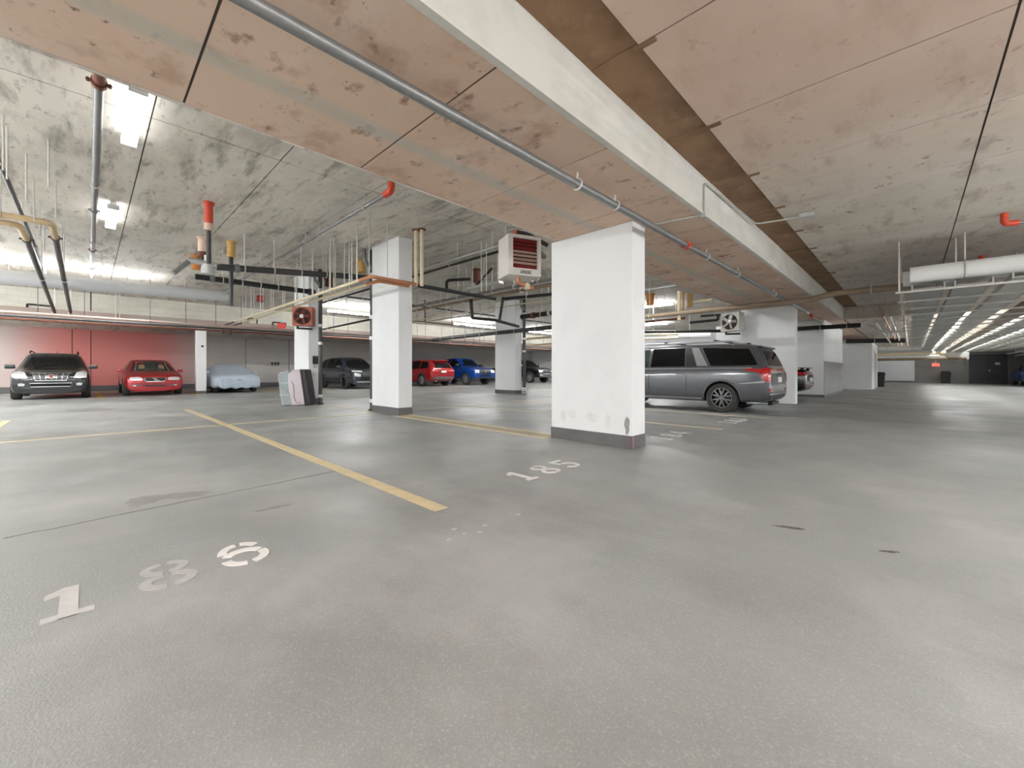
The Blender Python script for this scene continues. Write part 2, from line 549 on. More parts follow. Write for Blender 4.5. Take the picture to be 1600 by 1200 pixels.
# far wall: pale bay at its left, dark double door at its right
pw = MB().box(-2.2, 0.2, YF - 0.05, YF, 0.15, 2.9).build('pale_panel', M['white_paint'], wf)
dd = struct(MB().box(3.35, 5.4, YF - 0.06, YF, 0, 2.35).build('door_2', M['door_paint']))
MB().box(3.25, 3.35, YF - 0.08, YF, 0, 2.45).box(5.4, 5.5, YF - 0.08, YF, 0, 2.45).box(3.25, 5.5, YF - 0.08, YF, 2.35, 2.45).build('door_frame', M['grey_paint'], dd)
MB().box(4.36, 4.39, YF - 0.065, YF - 0.05, 0, 2.35).build('door_gap', M['joint_dark'], dd)
MB().box(4.75, 5.0, YF - 0.075, YF - 0.06, 1.5, 1.7).build('notice', M['plate_white'], dd)
MB().box(4.42, 4.5, YF - 0.09, YF - 0.06, 1.0, 1.1).build('door_handle', M['galvanised'], dd)
# returns of the right wall near the far end
struct(MB().box(5.9, 8.0, 46.2, 46.6, 0, Z_A).build('wall_right_return', M['white_paint']))
struct(MB().box(6.35, 6.9, 40.0, 40.35, 0, Z_A).build('wall_right_stub', M['white_paint']))


# ------------------------------------------------------------------ pillars
def pillar(label, x0, x1, y0, y1, top, plinth=0.17):
    t = thing('pillar', label, 'pillar', ((x0 + x1) / 2, (y0 + y1) / 2, 0))
    a, c = (x1 - x0) / 2, (y1 - y0) / 2
    MB().bevbox(-a, a, -c, c, plinth, top, 0.012).build('shaft', M['white_paint'], t)
    MB().bevbox(-a - 0.006, a + 0.006, -c - 0.006, c + 0.006, 0, plinth, 0.004).build('plinth', M['plinth_paint'], t)
    return t


P1 = pillar('large white concrete pillar with scuffed foot beside stall number 185', -4.05, -2.67, 5.06, 5.42, Z_A)
P2 = pillar('white concrete pillar with a black standpipe on its left side', -9.9, -8.6, 5.06, 5.42, Z_B)
P3 = pillar('white pillar with the rusty fan heater and the cargo box leaning on it', -14.95, -13.66, 4.85, 5.2, Z_B)
P4 = pillar('white pillar in front of the blue pickup truck', -13.9, -12.6, 13.2, 13.6, Z_B)
P5 = pillar('wide white pillar behind the grey minivan', -4.05, -2.55, 15.06, 15.42, Z_A, 0.02)
P6 = pillar('slim white post between the red sedan and the covered car', -23.65, -23.3, 3.43, 3.8, 3.05, 0.12)
# scuffs on the foot of the big pillar, and a chipped red paint mark on its corner
MB().box(1.375 / 2 + 0.0, 1.375 / 2 + 0.012, -0.186, -0.15, 0.0, 0.16).build('paint_mark', mat('red_scuff', S(150, 108, 108), 0.7, noise=0.3, nscale=40), P1)
rnd = random.Random(5)
poly = []
for k in range(22):
    a = 2 * math.pi * k / 22
    poly.append((0.035 * math.cos(a) * rnd.uniform(0.7, 1.3), 0.12 * math.sin(a) * rnd.uniform(0.75, 1.2)))
for k, (px, pz, rx, rz) in enumerate(((-0.45, 0.36, 0.05, 0.09), (-0.3, 0.4, 0.09, 0.06), (0.05, 0.38, 0.1, 0.08), (0.32, 0.33, 0.05, 0.1))):
    r_ = random.Random(40 + k)
    pl = [(rx * math.cos(2 * math.pi * q / 18) * r_.uniform(0.6, 1.3), rz * math.sin(2 * math.pi * q / 18) * r_.uniform(0.6, 1.3)) for q in range(18)]
    MB().prism(pl, 0, 0.0012, Matrix.Translation((px, -0.1805, pz)) @ Matrix.Rotation(math.pi / 2, 4, 'X')).build('smudge', mat('smudge', S(230, 230, 230), 0.6) if k == 0 else M['smudge'], P1)
MB().prism(poly, 0, 0.002, Matrix.Translation((0.61, -0.181, 0.32)) @ Matrix.Rotation(math.pi / 2, 4, 'X')).build('scuff', mat('scuff', S(158, 156, 156), 0.8, noise=0.25, nscale=40), P1)


# ------------------------------------------------------------------ fluorescent lamps
def lamp(label, x, y, z, ztop, length=1.25, along='x', group=None, width=0.15, glow='lamp_diffuser'):
    """wraparound fluorescent fitting hung from the ceiling at ztop"""
    t = thing('fluorescent_light', label, 'light', (x, y, z), 0 if along == 'x' else math.pi / 2, group)
    a, w = length / 2, width / 2
    MB().bevbox(-a - 0.03, a + 0.03, -w * 0.55, w * 0.55, 0.03, min(0.075, ztop - z - 0.004), 0.006).build('housing', M['lamp_housing'], t)
    MB().bevbox(-a, a, -w, w, -0.05, 0.03, 0.03 if width > 0.08 else 0.01).build('diffuser', M[glow], t)
    for s in (-1, 1):
        MB().box(s * a - 0.015, s * a + 0.015, -w, w, -0.052, 0.032).build('end_cap', M['lamp_housing'], t)
    if ztop - z > 0.12:
        for s in (-1, 1):
            MB().tube([(s * a * 0.8, 0, 0.07), (s * a * 0.8, 0, ztop - z - 0.003)], 0.01, 6).build('stem', M['rod_zinc'], t)
    return t


lamp('fluorescent ceiling light nearest the top left corner', -6.75, 0.38, Z_B - 0.1, Z_B, 1.5, 'x', None, 0.16, 'lamp_diffuser_ceiling')
lamp('fluorescent ceiling light farther back beside the long sprinkler pipe', -11.4, 0.33, Z_B - 0.1, Z_B, 1.5, 'x', None, 0.16, 'lamp_diffuser_ceiling')
for k, yy in enumerate((8.7, 16.2, 23.0, 28.5)):
    lamp(['strip light above the bays between the two nearer pillars', 'strip light above the red suv and the blue pickup',
          'strip light behind the white pillar near the pickups', 'strip light farthest along the upper block wall'][k],
         -19.9, yy + 1.0, 3.9, Z_B, 3.6, 'y', None, 0.065, 'lamp_tube')
for k, yy in enumerate((-5.5, -2.6, 0.3)):
    lamp('strip light hidden above the long silver duct', -18.35, yy, 3.78, Z_B, 2.6, 'y', 'strip lights above the duct', 0.12, 'lamp_diffuser_mid')
for x, y in ((-7.0, -3.4), (-11.4, -4.0), (-16.5, -4.6), (-21.0, -5.0), (-13.5, -6.5), (-8.5, -6.5)):  # unseen lights added as fill for the left hall
    lamp('added fill light out of view over the left stalls', x, y, 3.3, Z_B, 1.5, 'x', 'added fill lights over the left stalls')
for x, y in ((-6.4, 10.6), (-8.5, 18.5), (-12, 26.0)):  # added lights, out of sight, that raise the brightness of the left hall
    lamp('added fill light hidden behind the beam and pillars', x, y, Z_B - 0.1, Z_B, 1.5, 'x', 'added fill lights behind the pillars')
for x, y in ((2.6, -5.5), (2.4, -2.2), (2.9, 1.0), (3.8, 4.5), (4.6, 7.6), (-1.2, -5.5)):  # unseen fill lights added for the near floor and right ceiling
    lamp('added fill light out of view over the drive aisle', x, y, 2.75, Z_C, 1.5, 'y', 'added fill lights over the drive aisle')
for x, y in ((-27.0, -4.6), (-25.6, -6.4)):  # unseen lights added to brighten the inside of the left bays
    lamp('added fill light in the bays, out of view to the left', x, y, 2.95, 3.12, 1.5, 'x', 'added fill lights in the left bays')
lamp('added fill light out of view under the wide beam', -2.9, -3.6, 2.7, Z_A, 1.5, 'y')  # unseen fill added for the underside of the beam
for x in (1.10, 1.76, 3.02):
    for k in range(9):
        y = 21.9 + 3.1 * k
        lamp('strip light glowing through the gaps between the cable trays', x, y, 2.9, Z_C if y < YX else Z_A, 2.6, 'y', 'lights above the cable trays', 0.07, 'lamp_diffuser_dim')
lamp('added fill light out of view in front of the white pipes', 2.7, 8.0, 2.6, Z_C, 1.5, 'y', None, 0.15, 'lamp_diffuser_dim')  # unseen light added to brighten the front of the white pipes
for k, x in enumerate((-0.6, 2.0)):  # added lights, kept out of sight, that brighten the far wall
    lamp(['added fill light hidden behind the low white duct at its left', 'added fill light hidden behind the low white duct at its right'][k], x, 48.7, 2.3, Z_A, 1.6, 'x', None, 0.12, 'lamp_diffuser_ceiling')
for y in (13.0, 19.0, 26.0, 33.0, 38.5):  # unseen lights added to brighten the trays and the floor below them
    lamp('added fill light out of view beside the cable trays', 7.0, y, 2.35, Z_C if y < YX else Z_A, 2.0, 'y', 'added fill lights beside the cable trays')

# ================================================================== FLOOR MARKINGS (paint on the floor: parts of it)
def stripe(x0, x1, y0, y1, material, h=0.004, label=None):
    o = MB().box(x0, x1, y0, y1, 0, h).build('stall_line', M[material], floor)
    if label:
        o['label'] = label
    return o


stripe(-13.95, -2.55, 1.80, 1.92, 'yellow_paint')
stripe(-13.6, -2.6, -1.24, -1.12, 'yellow_paint')
stripe(-8.6, -4.06, 4.90, 4.98, 'cream_paint')
stripe(-8.6, -4.06, 5.27, 5.35, 'cream_paint')
stripe(-8.6, -4.06, 4.98, 5.27, 'tan_band', 0.003)
stripe(-13.6, -9.95, 5.06, 5.14, 'yellow_paint')
stripe(-11.5, -2.42, 7.84, 7.93, 'cream_paint')
stripe(-11.5, -2.30, 10.42, 10.51, 'cream_paint')
stripe(-12.0, -4.4, 15.0, 15.09, 'cream_paint')
stripe(-9.57, -9.48, -3.0, 5.1, 'cream_paint')
stripe(-9.57, -9.48, 5.45, 14.0, 'cream_paint')
for y in (0.28, 3.3, 6.6, 9.0, 14.3, 18.3):
    stripe(-28.5, -22.1, y, y + 0.12, 'yellow_bright')
for y, x in ((28.5, -0.9), (32.0, -0.2), (39.0, 0.2)):
    stripe(x, x + 2.4, y, y + 0.1, 'cream_paint')


# stencilled stall numbers; unit digits are 0.24 wide (right = +Y) and 0.35 tall (up = -X)
def arc(cx, cy, rx, ry, a0, a1, w, n=10):
    """thick elliptical arc as a polygon"""
    o, i = [], []
    for k in range(n + 1):
        a = math.radians(a0 + (a1 - a0) * k / n)
        o.append((cx + rx * math.cos(a), cy + ry * math.sin(a)))
        i.append((cx + (rx - w) * math.cos(a), cy + (ry - w) * math.sin(a)))
    return o + i[::-1]


def rect(x0, x1, y0, y1):
    return [(x0, y0), (x1, y0), (x1, y1), (x0, y1)]


DIG = {
    '1': [[(0.08, 0.0), (0.08, 0.27), (0.03, 0.25), (0.03, 0.30), (0.09, 0.35), (0.14, 0.35), (0.14, 0.0)], rect(0.03, 0.19, 0.0, 0.045)],
    '8': [arc(0.12, 0.265, 0.10, 0.085, 100, 260, 0.042), arc(0.12, 0.265, 0.10, 0.085, -80, 80, 0.042),
          arc(0.12, 0.092, 0.115, 0.092, 100, 260, 0.045), arc(0.12, 0.092, 0.115, 0.092, -80, 80, 0.045)],
    '5': [rect(0.03, 0.07, 0.19, 0.35), rect(0.085, 0.22, 0.305, 0.35), arc(0.115, 0.11, 0.115, 0.11, -75, 100, 0.045), arc(0.115, 0.11, 0.105, 0.11, 200, 265, 0.045)],
    '6': [arc(0.12, 0.20, 0.115, 0.15, 95, 172, 0.045), arc(0.12, 0.20, 0.115, 0.15, 30, 80, 0.045), arc(0.12, 0.12, 0.115, 0.12, 185, 262, 0.045),
          arc(0.12, 0.12, 0.115, 0.12, -78, 20, 0.045), arc(0.12, 0.12, 0.115, 0.12, 30, 150, 0.045)],
    '4': [rect(0.14, 0.19, 0.0, 0.35), rect(0.0, 0.125, 0.10, 0.145), [(0.0, 0.15), (0.045, 0.15), (0.13, 0.33), (0.085, 0.33)], rect(0.2, 0.235, 0.10, 0.145)],
    '3': [arc(0.11, 0.265, 0.105, 0.085, -80, 80, 0.042), arc(0.11, 0.265, 0.105, 0.085, 100, 165, 0.042), arc(0.11, 0.092, 0.115, 0.092, -80, 80, 0.045),
          arc(0.11, 0.092, 0.115, 0.092, 195, 260, 0.045)],
    '2': [arc(0.11, 0.25, 0.11, 0.10, 0, 80, 0.045), arc(0.11, 0.25, 0.11, 0.10, 100, 170, 0.045), [(0.0, 0.05), (0.05, 0.05), (0.22, 0.235), (0.17, 0.235)], rect(0.0, 0.22, 0.0, 0.04)],
}


def stall_number(text, x, y, label, mats, pitch=0.36, sc=1.0):
    """digits painted on the floor: text runs along +Y, its foot towards +X"""
    for k, ch in enumerate(text):
        mb = MB()
        for i_, poly in enumerate(DIG[ch]):
            pts = [(x - b_ * sc, y + k * pitch * sc + a * sc) for a, b_ in poly]
            mb.prism(pts, 0.0, 0.0030 + 0.0006 * i_)
        o = mb.build('stall_digit', M[mats[k]], floor)
        o['label'] = label


stall_number('185', -2.62, 2.9, 'white stencilled digit of stall number 185', ['number_paint'] * 3)
stall_number('186', -2.58, -0.17, 'worn white stencilled digit of stall number 186', ['number_worn', 'number_faint', 'number_paint'], 0.335)
stall_number('184', -2.62, 6.1, 'faded stencilled digit of stall number 184', ['number_paint'] * 3)
stall_number('183', -2.5, 8.9, 'faded stencilled digit of stall number 183', ['number_paint'] * 3)
stall_number('182', -2.2, 11.4, 'faded stencilled digit of stall number 182', ['number_faint'] * 3)


# marks with shapes of their own: an oil stain, tyre scuffs, paint flakes, a hairline crack
def blot(cx, cy, rx, ry, material, seed, label, n=26, rot=0.0):
    h = 0.0008 + 0.00007 * seed
    r = random.Random(seed)
    pts = []
    for k in range(n):
        a = 2 * math.pi * k / n
        q = r.uniform(0.62, 1.25)
        px, py = rx * q * math.cos(a), ry * q * math.sin(a)
        pts.append((cx + px * math.cos(rot) - py * math.sin(rot), cy + px * math.sin(rot) + py * math.cos(rot)))
    o = MB().prism(pts, 0, h).build('floor_stain', M[material], floor)
    o['label'] = label


mat('stain', S(140, 139, 137), 0.5, noise=0.1)
mat('stain_dark', S(84, 80, 76), 0.6, noise=0.1)
mat('patch', S(160, 160, 156), 0.5, noise=0.06)
p = floor_pt(275, 775)
blot(p.x, p.y, 0.10, 0.30, 'stain', 3, 'grey oil stain in the empty stall', rot=-0.5)
p = floor_pt(228, 783)
blot(p.x, p.y, 0.13, 0.12, 'stain', 4, 'grey oil stain in the empty stall')
p = floor_pt(430, 793)
blot(p.x, p.y, 0.04, 0.13, 'stain', 9, 'small grey stain beside the yellow line')
p = floor_pt(1232, 824)
blot(p.x, p.y, 0.022, 0.085, 'stain_dark', 5, 'dark scuff on the drive aisle', rot=-1.2)
p = floor_pt(1390, 862)
blot(p.x, p.y, 0.014, 0.05, 'stain_dark', 6, 'small dark scuff on the drive aisle', rot=-1.0)
for k, (x, y) in enumerate(((709, 827), (749, 832), (702, 843), (725, 834), (757, 821), (809, 804))):
    p = floor_pt(x, y)
    blot(p.x, p.y, 0.014, 0.022, 'number_worn', 20 + k, 'white paint fleck beyond the end of the yellow line', n=12)
p = floor_pt(1090, 658)
blot(p.x, p.y, 0.7, 0.55, 'patch', 11, 'pale patch of floor between two stall lines', n=14)
a, c = floor_pt(0, 843), floor_pt(540, 733)
mb = MB()
r = random.Random(8)
pts = [a.lerp(c, k / 30) + Vector((r.uniform(-0.012, 0.012), r.uniform(-0.012, 0.012), 0.001)) for k in range(31)]
mb.tube(pts, 0.0022, 4)
o = mb.build('hairline_crack', mat('crack', S(112, 110, 108), 0.8), floor)

# ================================================================== PIPES, DUCTS AND TRAYS
def bend(pts, r=0.12, n=5):
    """round the corners of a polyline"""
    pts = [Vector(p) for p in pts]
    out = [pts[0]]
    for i in range(1, len(pts) - 1):
        a, b_, c = pts[i - 1], pts[i], pts[i + 1]
        ra = min(r, (b_ - a).length * 0.45, (c - b_).length * 0.45)
        p, q = b_ + (a - b_).normalized() * ra, b_ + (c - b_).normalized() * ra
        for k in range(n + 1):
            t = k / n
            out.append(p.lerp(b_, t).lerp(b_.lerp(q, t), t))
    out.append(pts[-1])
    return out


def hanger(parent, p, r, ztop, axis=(1, 0, 0), hmat='rod_zinc'):
    """rod with a loop round the pipe, one bent bar"""
    p = Vector(p)
    d = Vector(axis)
    d.z = 0
    s_ = Vector((0, 0, 1)).cross(d.normalized())
    rr_ = r + 0.008
    pts = [(p.x, p.y, ztop), (p.x, p.y, p.z + rr_ + 0.05)]
    pts += [p + (s_ * math.sin(a_) + Vector((0, 0, math.cos(a_)))) * rr_ for a_ in [0.25 + (2 * math.pi - 0.4) * k / 12 for k in range(13)]]
    return MB().tube(pts, 0.012 if hmat == 'rod_zinc' else 0.009, 6).build('hanger', M[hmat], parent)


def coupling(parent, p, axis, r, material='steel_pipe', half=0.05, name='coupling'):
    d = Vector(axis).normalized()
    p = Vector(p)
    mb = MB().tube([p - d * half, p + d * half], r * 1.3, 12)
    s = d.cross(Vector((0, 0, 1)))
    s = s.normalized() if s.length > 0.1 else Vector((1, 0, 0))
    for k in (-1, 1):
        mb.tube([p + s * k * r * 1.6 - d * 0.02, p + s * k * r * 1.6 + d * 0.02], r * 0.35, 6)
    return mb.build(name, M[material], parent)


def pipe(label, pts, r, material, name='pipe', cat='pipe', hang=(), ztop=None, coup=(), sub=None, rods=(), b_=0.12, n=12, hmat='rod_zinc'):
    """one pipe run; hang: fractions along the straight run where a hanger sits; rods: (photo x, top y, bottom y, ceiling z)"""
    t = thing(name, label, cat)
    path = bend(pts, b_) if len(pts) > 2 else [Vector(p) for p in pts]
    MB().tube(path, r, n).build('run', M[material], t, True)
    a, c = Vector(pts[0]), Vector(pts[-1])
    if not hang and not rods and ztop is not False and abs((c - a).z) < 0.3:
        q = a.lerp(c, 0.5)
        hang, ztop = (0.5,), (ztop or (Z_A if XA0 < q.x < XA1 or q.y > YB or (q.x > XA1 and q.y > YX) else Z_C if q.x > XA1 else Z_B))
    for f in hang:
        hanger(t, a.lerp(c, f), r, ztop, c - a, hmat)
    for f, mt in coup:
        coupling(t, a.lerp(c, f), c - a, r, mt)
    for q in rods:
        top = height_pt(q[0], q[1], q[3])
        d = (q[3] - CAM_H) * F_PX / (HORIZON - q[1])
        zb = CAM_H + (HORIZON - q[2]) * d / F_PX
        MB().tube([(top.x, top.y, zb), (top.x, top.y, q[3])], 0.011, 6).build('hanger_rod', M['rod_zinc'], t)
    return t


def H(x, y, z):
    return height_pt(x, y, z)


# --- sprinkler branches under the left ceiling, running across the hall
zs = 4.0
a = H(155, 122, zs)
t = pipe('long steel sprinkler pipe rising past the two ceiling lights at the far left', [a, (-19.6, a.y, zs)], 0.042, 'steel_pipe', 'sprinkler_pipe', hang=(0.25, 0.55, 0.8), ztop=Z_B,
         coup=((0.36, 'steel_pipe'), (0.62, 'rust_fitting')))
MB().tube([a + Vector((0.16, 0, 0.02)), a + Vector((-0.12, 0, 0))], 0.052, 12).tube([a + Vector((0.14, 0, 0)), a + Vector((0.14, 0, 0.2))], 0.045, 12).build('end_fitting', M['rust_fitting'], t, True)
coupling(t, a + Vector((-0.1, 0, 0)), (1, 0, 0), 0.05, 'rust_fitting', 0.03, 'flange')
a = H(604, 303, zs)
t = pipe('grey sprinkler pipe with an orange elbow running left from the beam', [a, (-19.4, a.y, zs)], 0.036, 'steel_pipe', 'sprinkler_pipe', hang=(0.06, 0.22, 0.28, 0.5, 0.75), ztop=Z_B)
MB().tube(bend([a + Vector((-0.05, 0, 0)), a + Vector((0.16, 0, 0)), a + Vector((0.16, 0, 0.2))], 0.1), 0.056, 12).build('elbow', M['red_fitting'], t, True)
a = H(800, 387, zs)
pipe('black sprinkler pipe behind the hanging white heater', [a, (-19.0, a.y, zs)], 0.034, 'black_iron', 'sprinkler_pipe', hang=(0.2, 0.5, 0.8), ztop=Z_B)
a = H(1056, 446, zs)
pipe('pale sprinkler pipe seen between the big pillar and the beam edge', [a, (-18.0, a.y, zs)], 0.034, 'galvanised', 'sprinkler_pipe', hang=(0.1, 0.35, 0.7), ztop=Z_B)

# --- pair of tan pipes at the left edge that turn and run away as dark pipes
zt = 3.55
for k, (cx, cy, ex, ey, lab, rods) in enumerate((
        (81, 349, 108, 487, 'tan pipe at the left edge, the upper of two that bend into dark runs', ((62, 314, 400, 4.2), (76, 218, 346, 4.2), (87, 280, 390, 4.2), (97, 346, 410, 4.2), (100, 367, 425, 4.2))),
        (31, 352, 87, 487, 'tan pipe at the left edge, the lower of two that bend into dark runs', ((5, 180, 340, 4.2), (11, 198, 346, 4.2), (41, 240, 362, 4.2), (53, 282, 384, 4.2), (69, 340, 420, 4.2))))):
    z = zt - 0.03 * k
    c = H(cx, cy, z)
    e = Vector((-22.6, c.y, z - 0.5))
    t = thing('pipe', lab, 'pipe')
    MB().tube(bend([(c.x, -3.2, z), c, (c.x - 1.1, c.y, z)], 0.14), 0.05, 12).build('tan_section', M['tan_pipe'], t, True)
    MB().tube([(c.x - 1.05, c.y, z), e], 0.046, 12).build('dark_section', M['dark_pipe'], t, True)
    coupling(t, (c.x - 1.1, c.y, z), (1, 0, 0), 0.05, 'dark_pipe', 0.06)
    hanger(t, (c.x, c.y - 0.55, z), 0.05, Z_B, (0, 1, 0))
    for xh in (-15.6, -21.4):
        hanger(t, (xh, c.y, z - 0.5 * (xh - c.x + 1.05) / (-22.6 - c.x + 1.05)), 0.046, Z_B)
    for x, y, yb, zc in rods:
        top = H(x, y, zc)
        MB().tube([(top.x, top.y, z), (top.x, top.y, zc)], 0.011, 6).build('hanger_rod', M['rod_zinc'], t)
a = H(3, 262, 3.95)
pipe('dark conduit at the left edge above the tan pipes', [a, (-18.0, a.y, 3.9)], 0.032, 'dark_pipe', 'conduit', hang=(0.3, 0.6), ztop=Z_B)

# --- the long silver duct and the runs in front of the block wall
XD = -17.6
a, e = onx(-60, XD, 427), onx(352, XD, 463)
t = pipe('long silver round duct in front of the pale block wall', [a, e], 0.19, 'duct_silver', 'duct', 'duct', n=24, ztop=False)
for f in (0.3, 0.55, 0.8):
    q = a.lerp(e, f)
    MB().tube([q - Vector((0, 0.03, 0)), q + Vector((0, 0.03, 0))], 0.196, 24).build('duct_seam', M['duct_silver'], t, True)
    MB().tube([(q.x, q.y, q.z + 0.2), (q.x, q.y, Z_B)], 0.012, 6).build('hanger_rod', M['rod_zinc'], t)
MB().tube([e, e + Vector((0, 0.12, 0.0))], 0.1, 16).build('end_spigot', M['white_pvc'], t, True)
for k, (x, z, r, mt, lab) in enumerate(((-18.6, 2.72, 0.05, 'fascia_paint', 'pinkish pipe along the hall before the bays, nearest of four'), (-19.0, 2.66, 0.035, 'dark_pipe', 'dark thin pipe along the hall before the bays, second of four'),
                                       (-19.6, 2.74, 0.055, 'fascia_paint', 'pinkish pipe along the hall before the bays, third of four'), (-20.3, 2.68, 0.04, 'rust_fitting', 'brown pipe along the hall before the bays, farthest of four'))):
    pipe(lab, [(x, Y0 + 0.3, z), (x, YB - 0.4, z)], r, mt, hang=[(j + 0.22 * k) / 9 for j in range(1, 9)], ztop=Z_B, hmat='dark_pipe')
pipe('pale pipe slung along the underside of the beam over the bays', [(XF + 0.14, Y0 + 0.2, 2.98), (XF + 0.14, YB - 0.3, 2.98)], 0.045, 'duct_silver', hang=[k / 14 for k in range(1, 14)], ztop=3.22)
for k, (x0, x1, y, lab) in enumerate(((42, 82, 475, 'black bent pipe loop on the beam above the dark suv'), (388, 402, 497, 'black bent pipe loop on the beam beside the pale heater pipes'),
                                     (427, 447, 503, 'small black pipe loop next to the red exit sign'))):
    p0, p1 = onx(x0, XF + 0.1), onx(x1, XF + 0.1)
    zz = onx(x0, XF + 0.1, y).z
    pipe(lab, [(XF + 0.02, p0.y, 3.44), (XF + 0.1, p0.y, zz), (XF + 0.1, p1.y, zz - 0.02), (XF + 0.02, p1.y, 3.42)], 0.03, 'black_iron', b_=0.06, ztop=False)
pipe('thin grey drop pipe in front of the block wall at the far left', [(-23.6, onx(142, -23.6).y, 3.44), (-23.6, onx(142, -23.6).y, Z_B)], 0.022, 'dark_pipe')
for k, x in enumerate((181, 187)):
    q = onx(x, -23.4)
    pipe(['slim vertical conduit before the block wall, left of a close pair', 'slim vertical conduit before the block wall, right of a close pair'][k], [(q.x, q.y, 3.1), (q.x, q.y, Z_B)], 0.016, 'rod_zinc', 'conduit', 'conduit')


# --- pipe sleeves hanging from the left ceiling
def sleeve(label, x, y, y2, r, material, z=Z_B, tail=None, collar=None):
    t = thing('pipe_sleeve', label, 'pipe sleeve')
    top = H(x, y, z)
    d = (z - CAM_H) * F_PX / (HORIZON - y)
    zb = CAM_H + (HORIZON - y2) * d / F_PX
    MB().lathe([(r * 1.25, z - top.z), (r * 1.25, -0.04), (r, -0.06), (r, zb - z), (r * 0.6, zb - z)], 16, Matrix.Translation(top)).build('tube', M[material], t, True)
    if tail:
        zt_ = CAM_H + (HORIZON - tail) * d / F_PX
        MB().tube([(top.x, top.y, zb + 0.02), (top.x, top.y, zt_)], r * 0.55, 10).build('drop_pipe', M['dark_pipe'], t, True)
    if collar:
        MB().tube([(top.x, top.y, zb + 0.03), (top.x, top.y, zb - 0.1)], r * 1.05, 14).build('collar', M[collar], t, True)
    return t


sleeve('orange red pipe sleeve hanging from the ceiling, topmost of the cluster', 326, 316, 352, 0.072, 'red_fitting', tail=412, collar='pink_sleeve')
sleeve('pale pink pipe sleeve on the ceiling left of the orange one', 317, 371, 396, 0.1, 'pink_sleeve', tail=418, collar='rust_fitting')
sleeve('orange pipe sleeve lowest of the cluster at the left', 306, 400, 421, 0.1, 'orange_sleeve')
sleeve('tan pipe sleeve with a long dark drop pipe below it', 361, 377, 402, 0.085, 'tan_sleeve', tail=478)
sleeve('brown pipe sleeve above the pale pipe pair left of the standpipe', 514, 434, 448, 0.13, 'rust_fitting')
sleeve('yellow tan pipe sleeve just left of the second pillar', 565, 407, 426, 0.12, 'tan_sleeve')
sleeve('brown pipe sleeve left of the white heater', 745, 421, 441, 0.12, 'rust_fitting')
sleeve('orange pipe sleeve right of the big pillar', 1016, 460, 477, 0.15, 'orange_sleeve')
sleeve('yellow brown pipe sleeve at the beam edge above the minivan', 1077, 459, 480, 0.13, 'tan_sleeve')

# --- drain runs behind the second pillar
pipe('dark sloping drain pipe from the valve cluster to the second pillar', [onx(338, -11, 417), onx(590, -11, 435)], 0.075, 'dark_pipe', 'drain_pipe', hang=(0.14, 0.3, 0.46, 0.62, 0.78, 0.92), ztop=Z_B, coup=((0.1, 'steel_pipe'),))
pipe('black drain pipe running below the sloping drain to the third pillar', [onx(305, -12.6, 432), onx(492, -12.6, 457)], 0.07, 'black_iron', 'drain_pipe', hang=(0.2, 0.35, 0.5, 0.65, 0.8), ztop=Z_B, coup=((0.12, 'steel_pipe'), (0.95, 'dark_pipe')))
t = thing('valve_cluster', 'white valve cluster at the end of the sloping drain pipe', 'valve')
q = onx(325, -11, 414)
mb = MB()
mb.lathe([(0.0, -0.2), (0.12, -0.2), (0.12, 0.0), (0.07, 0.05), (0.07, 0.2), (0.0, 0.2)], 14, Matrix.Translation(q))
mb.build('valve_body', M['galvanised'], t, True)
MB().tube([q + Vector((0, -0.35, 0.05)), q + Vector((0, 0.25, 0))], 0.065, 12).build('cross_pipe', M['galvanised'], t, True)
MB().tube([q + Vector((0, 0, 0.15)), (q.x, q.y, Z_B)], 0.03, 10).build('riser', M['dark_pipe'], t, True)
MB().tube([q + Vector((0, -0.33, 0.02)), q + Vector((0.1, -0.6, -0.3))], 0.05, 10).build('branch', M['steel_pipe'], t, True)

# --- copper and cream pipe pair round the second pillar
rr = [((477, 386, 424), (508, 368, 448), (546, 348, 437), (563, 353, 436), (599, 347, 434)), ((494, 390, 426), (525, 372, 446), (555, 389, 434), (609, 342, 436), (467, 406, 470))]
for k in range(2):
    xx, yy, z = -7.95 - 0.2 * k, 4.05 + 0.26 * k, 2.98 - 0.02 * k
    t = thing('pipe', ['cream and copper pipe in front of the second pillar, nearer of a pair', 'cream and copper pipe in front of the second pillar, farther of a pair'][k], 'pipe')
    MB().tube(bend([(xx, 5.15 - 0.1 * k, z), (xx, yy, z), (xx - 0.5, yy, z)], 0.08), 0.038, 12).build('copper_section', M['copper'], t, True)
    MB().tube([(xx - 0.45, yy, z), (-19.2, yy, z)], 0.034, 12).build('cream_section', M['cream_pipe'], t, True)
    MB().tube(bend([(-19.1, yy, z), (-21.2, yy, z), (-21.2, yy, z - 0.35)], 0.08), 0.03, 10).build('dark_end', M['black_iron'], t, True)
    for j in range(9):
        xr_ = xx - 0.9 - 1.15 * j - 0.5 * k
        MB().tube([(xr_, yy, z), (xr_, yy, Z_B)], 0.012, 6).build('hanger_rod', M['rod_zinc'], t)
    for x, y, yb in rr[k]:
        top = H(x, y, Z_B)
        MB().tube([(top.x, yy, z), (top.x, yy, Z_B)], 0.011, 6).build('hanger_rod', M['rod_zinc'], t)
    v = H(650 + 9 * k, 359 - k, Z_B)
    MB().tube([(v.x, v.y, z - 0.03), (v.x, v.y, Z_B)], 0.04, 12).build('riser', M['cream_pipe'], t, True)
    MB().lathe([(0.09, 0), (0.09, -0.02), (0.0, -0.02)], 14, Matrix.Translation((v.x, v.y, Z_B))).build('ceiling_plate', M['rust_fitting'], t)


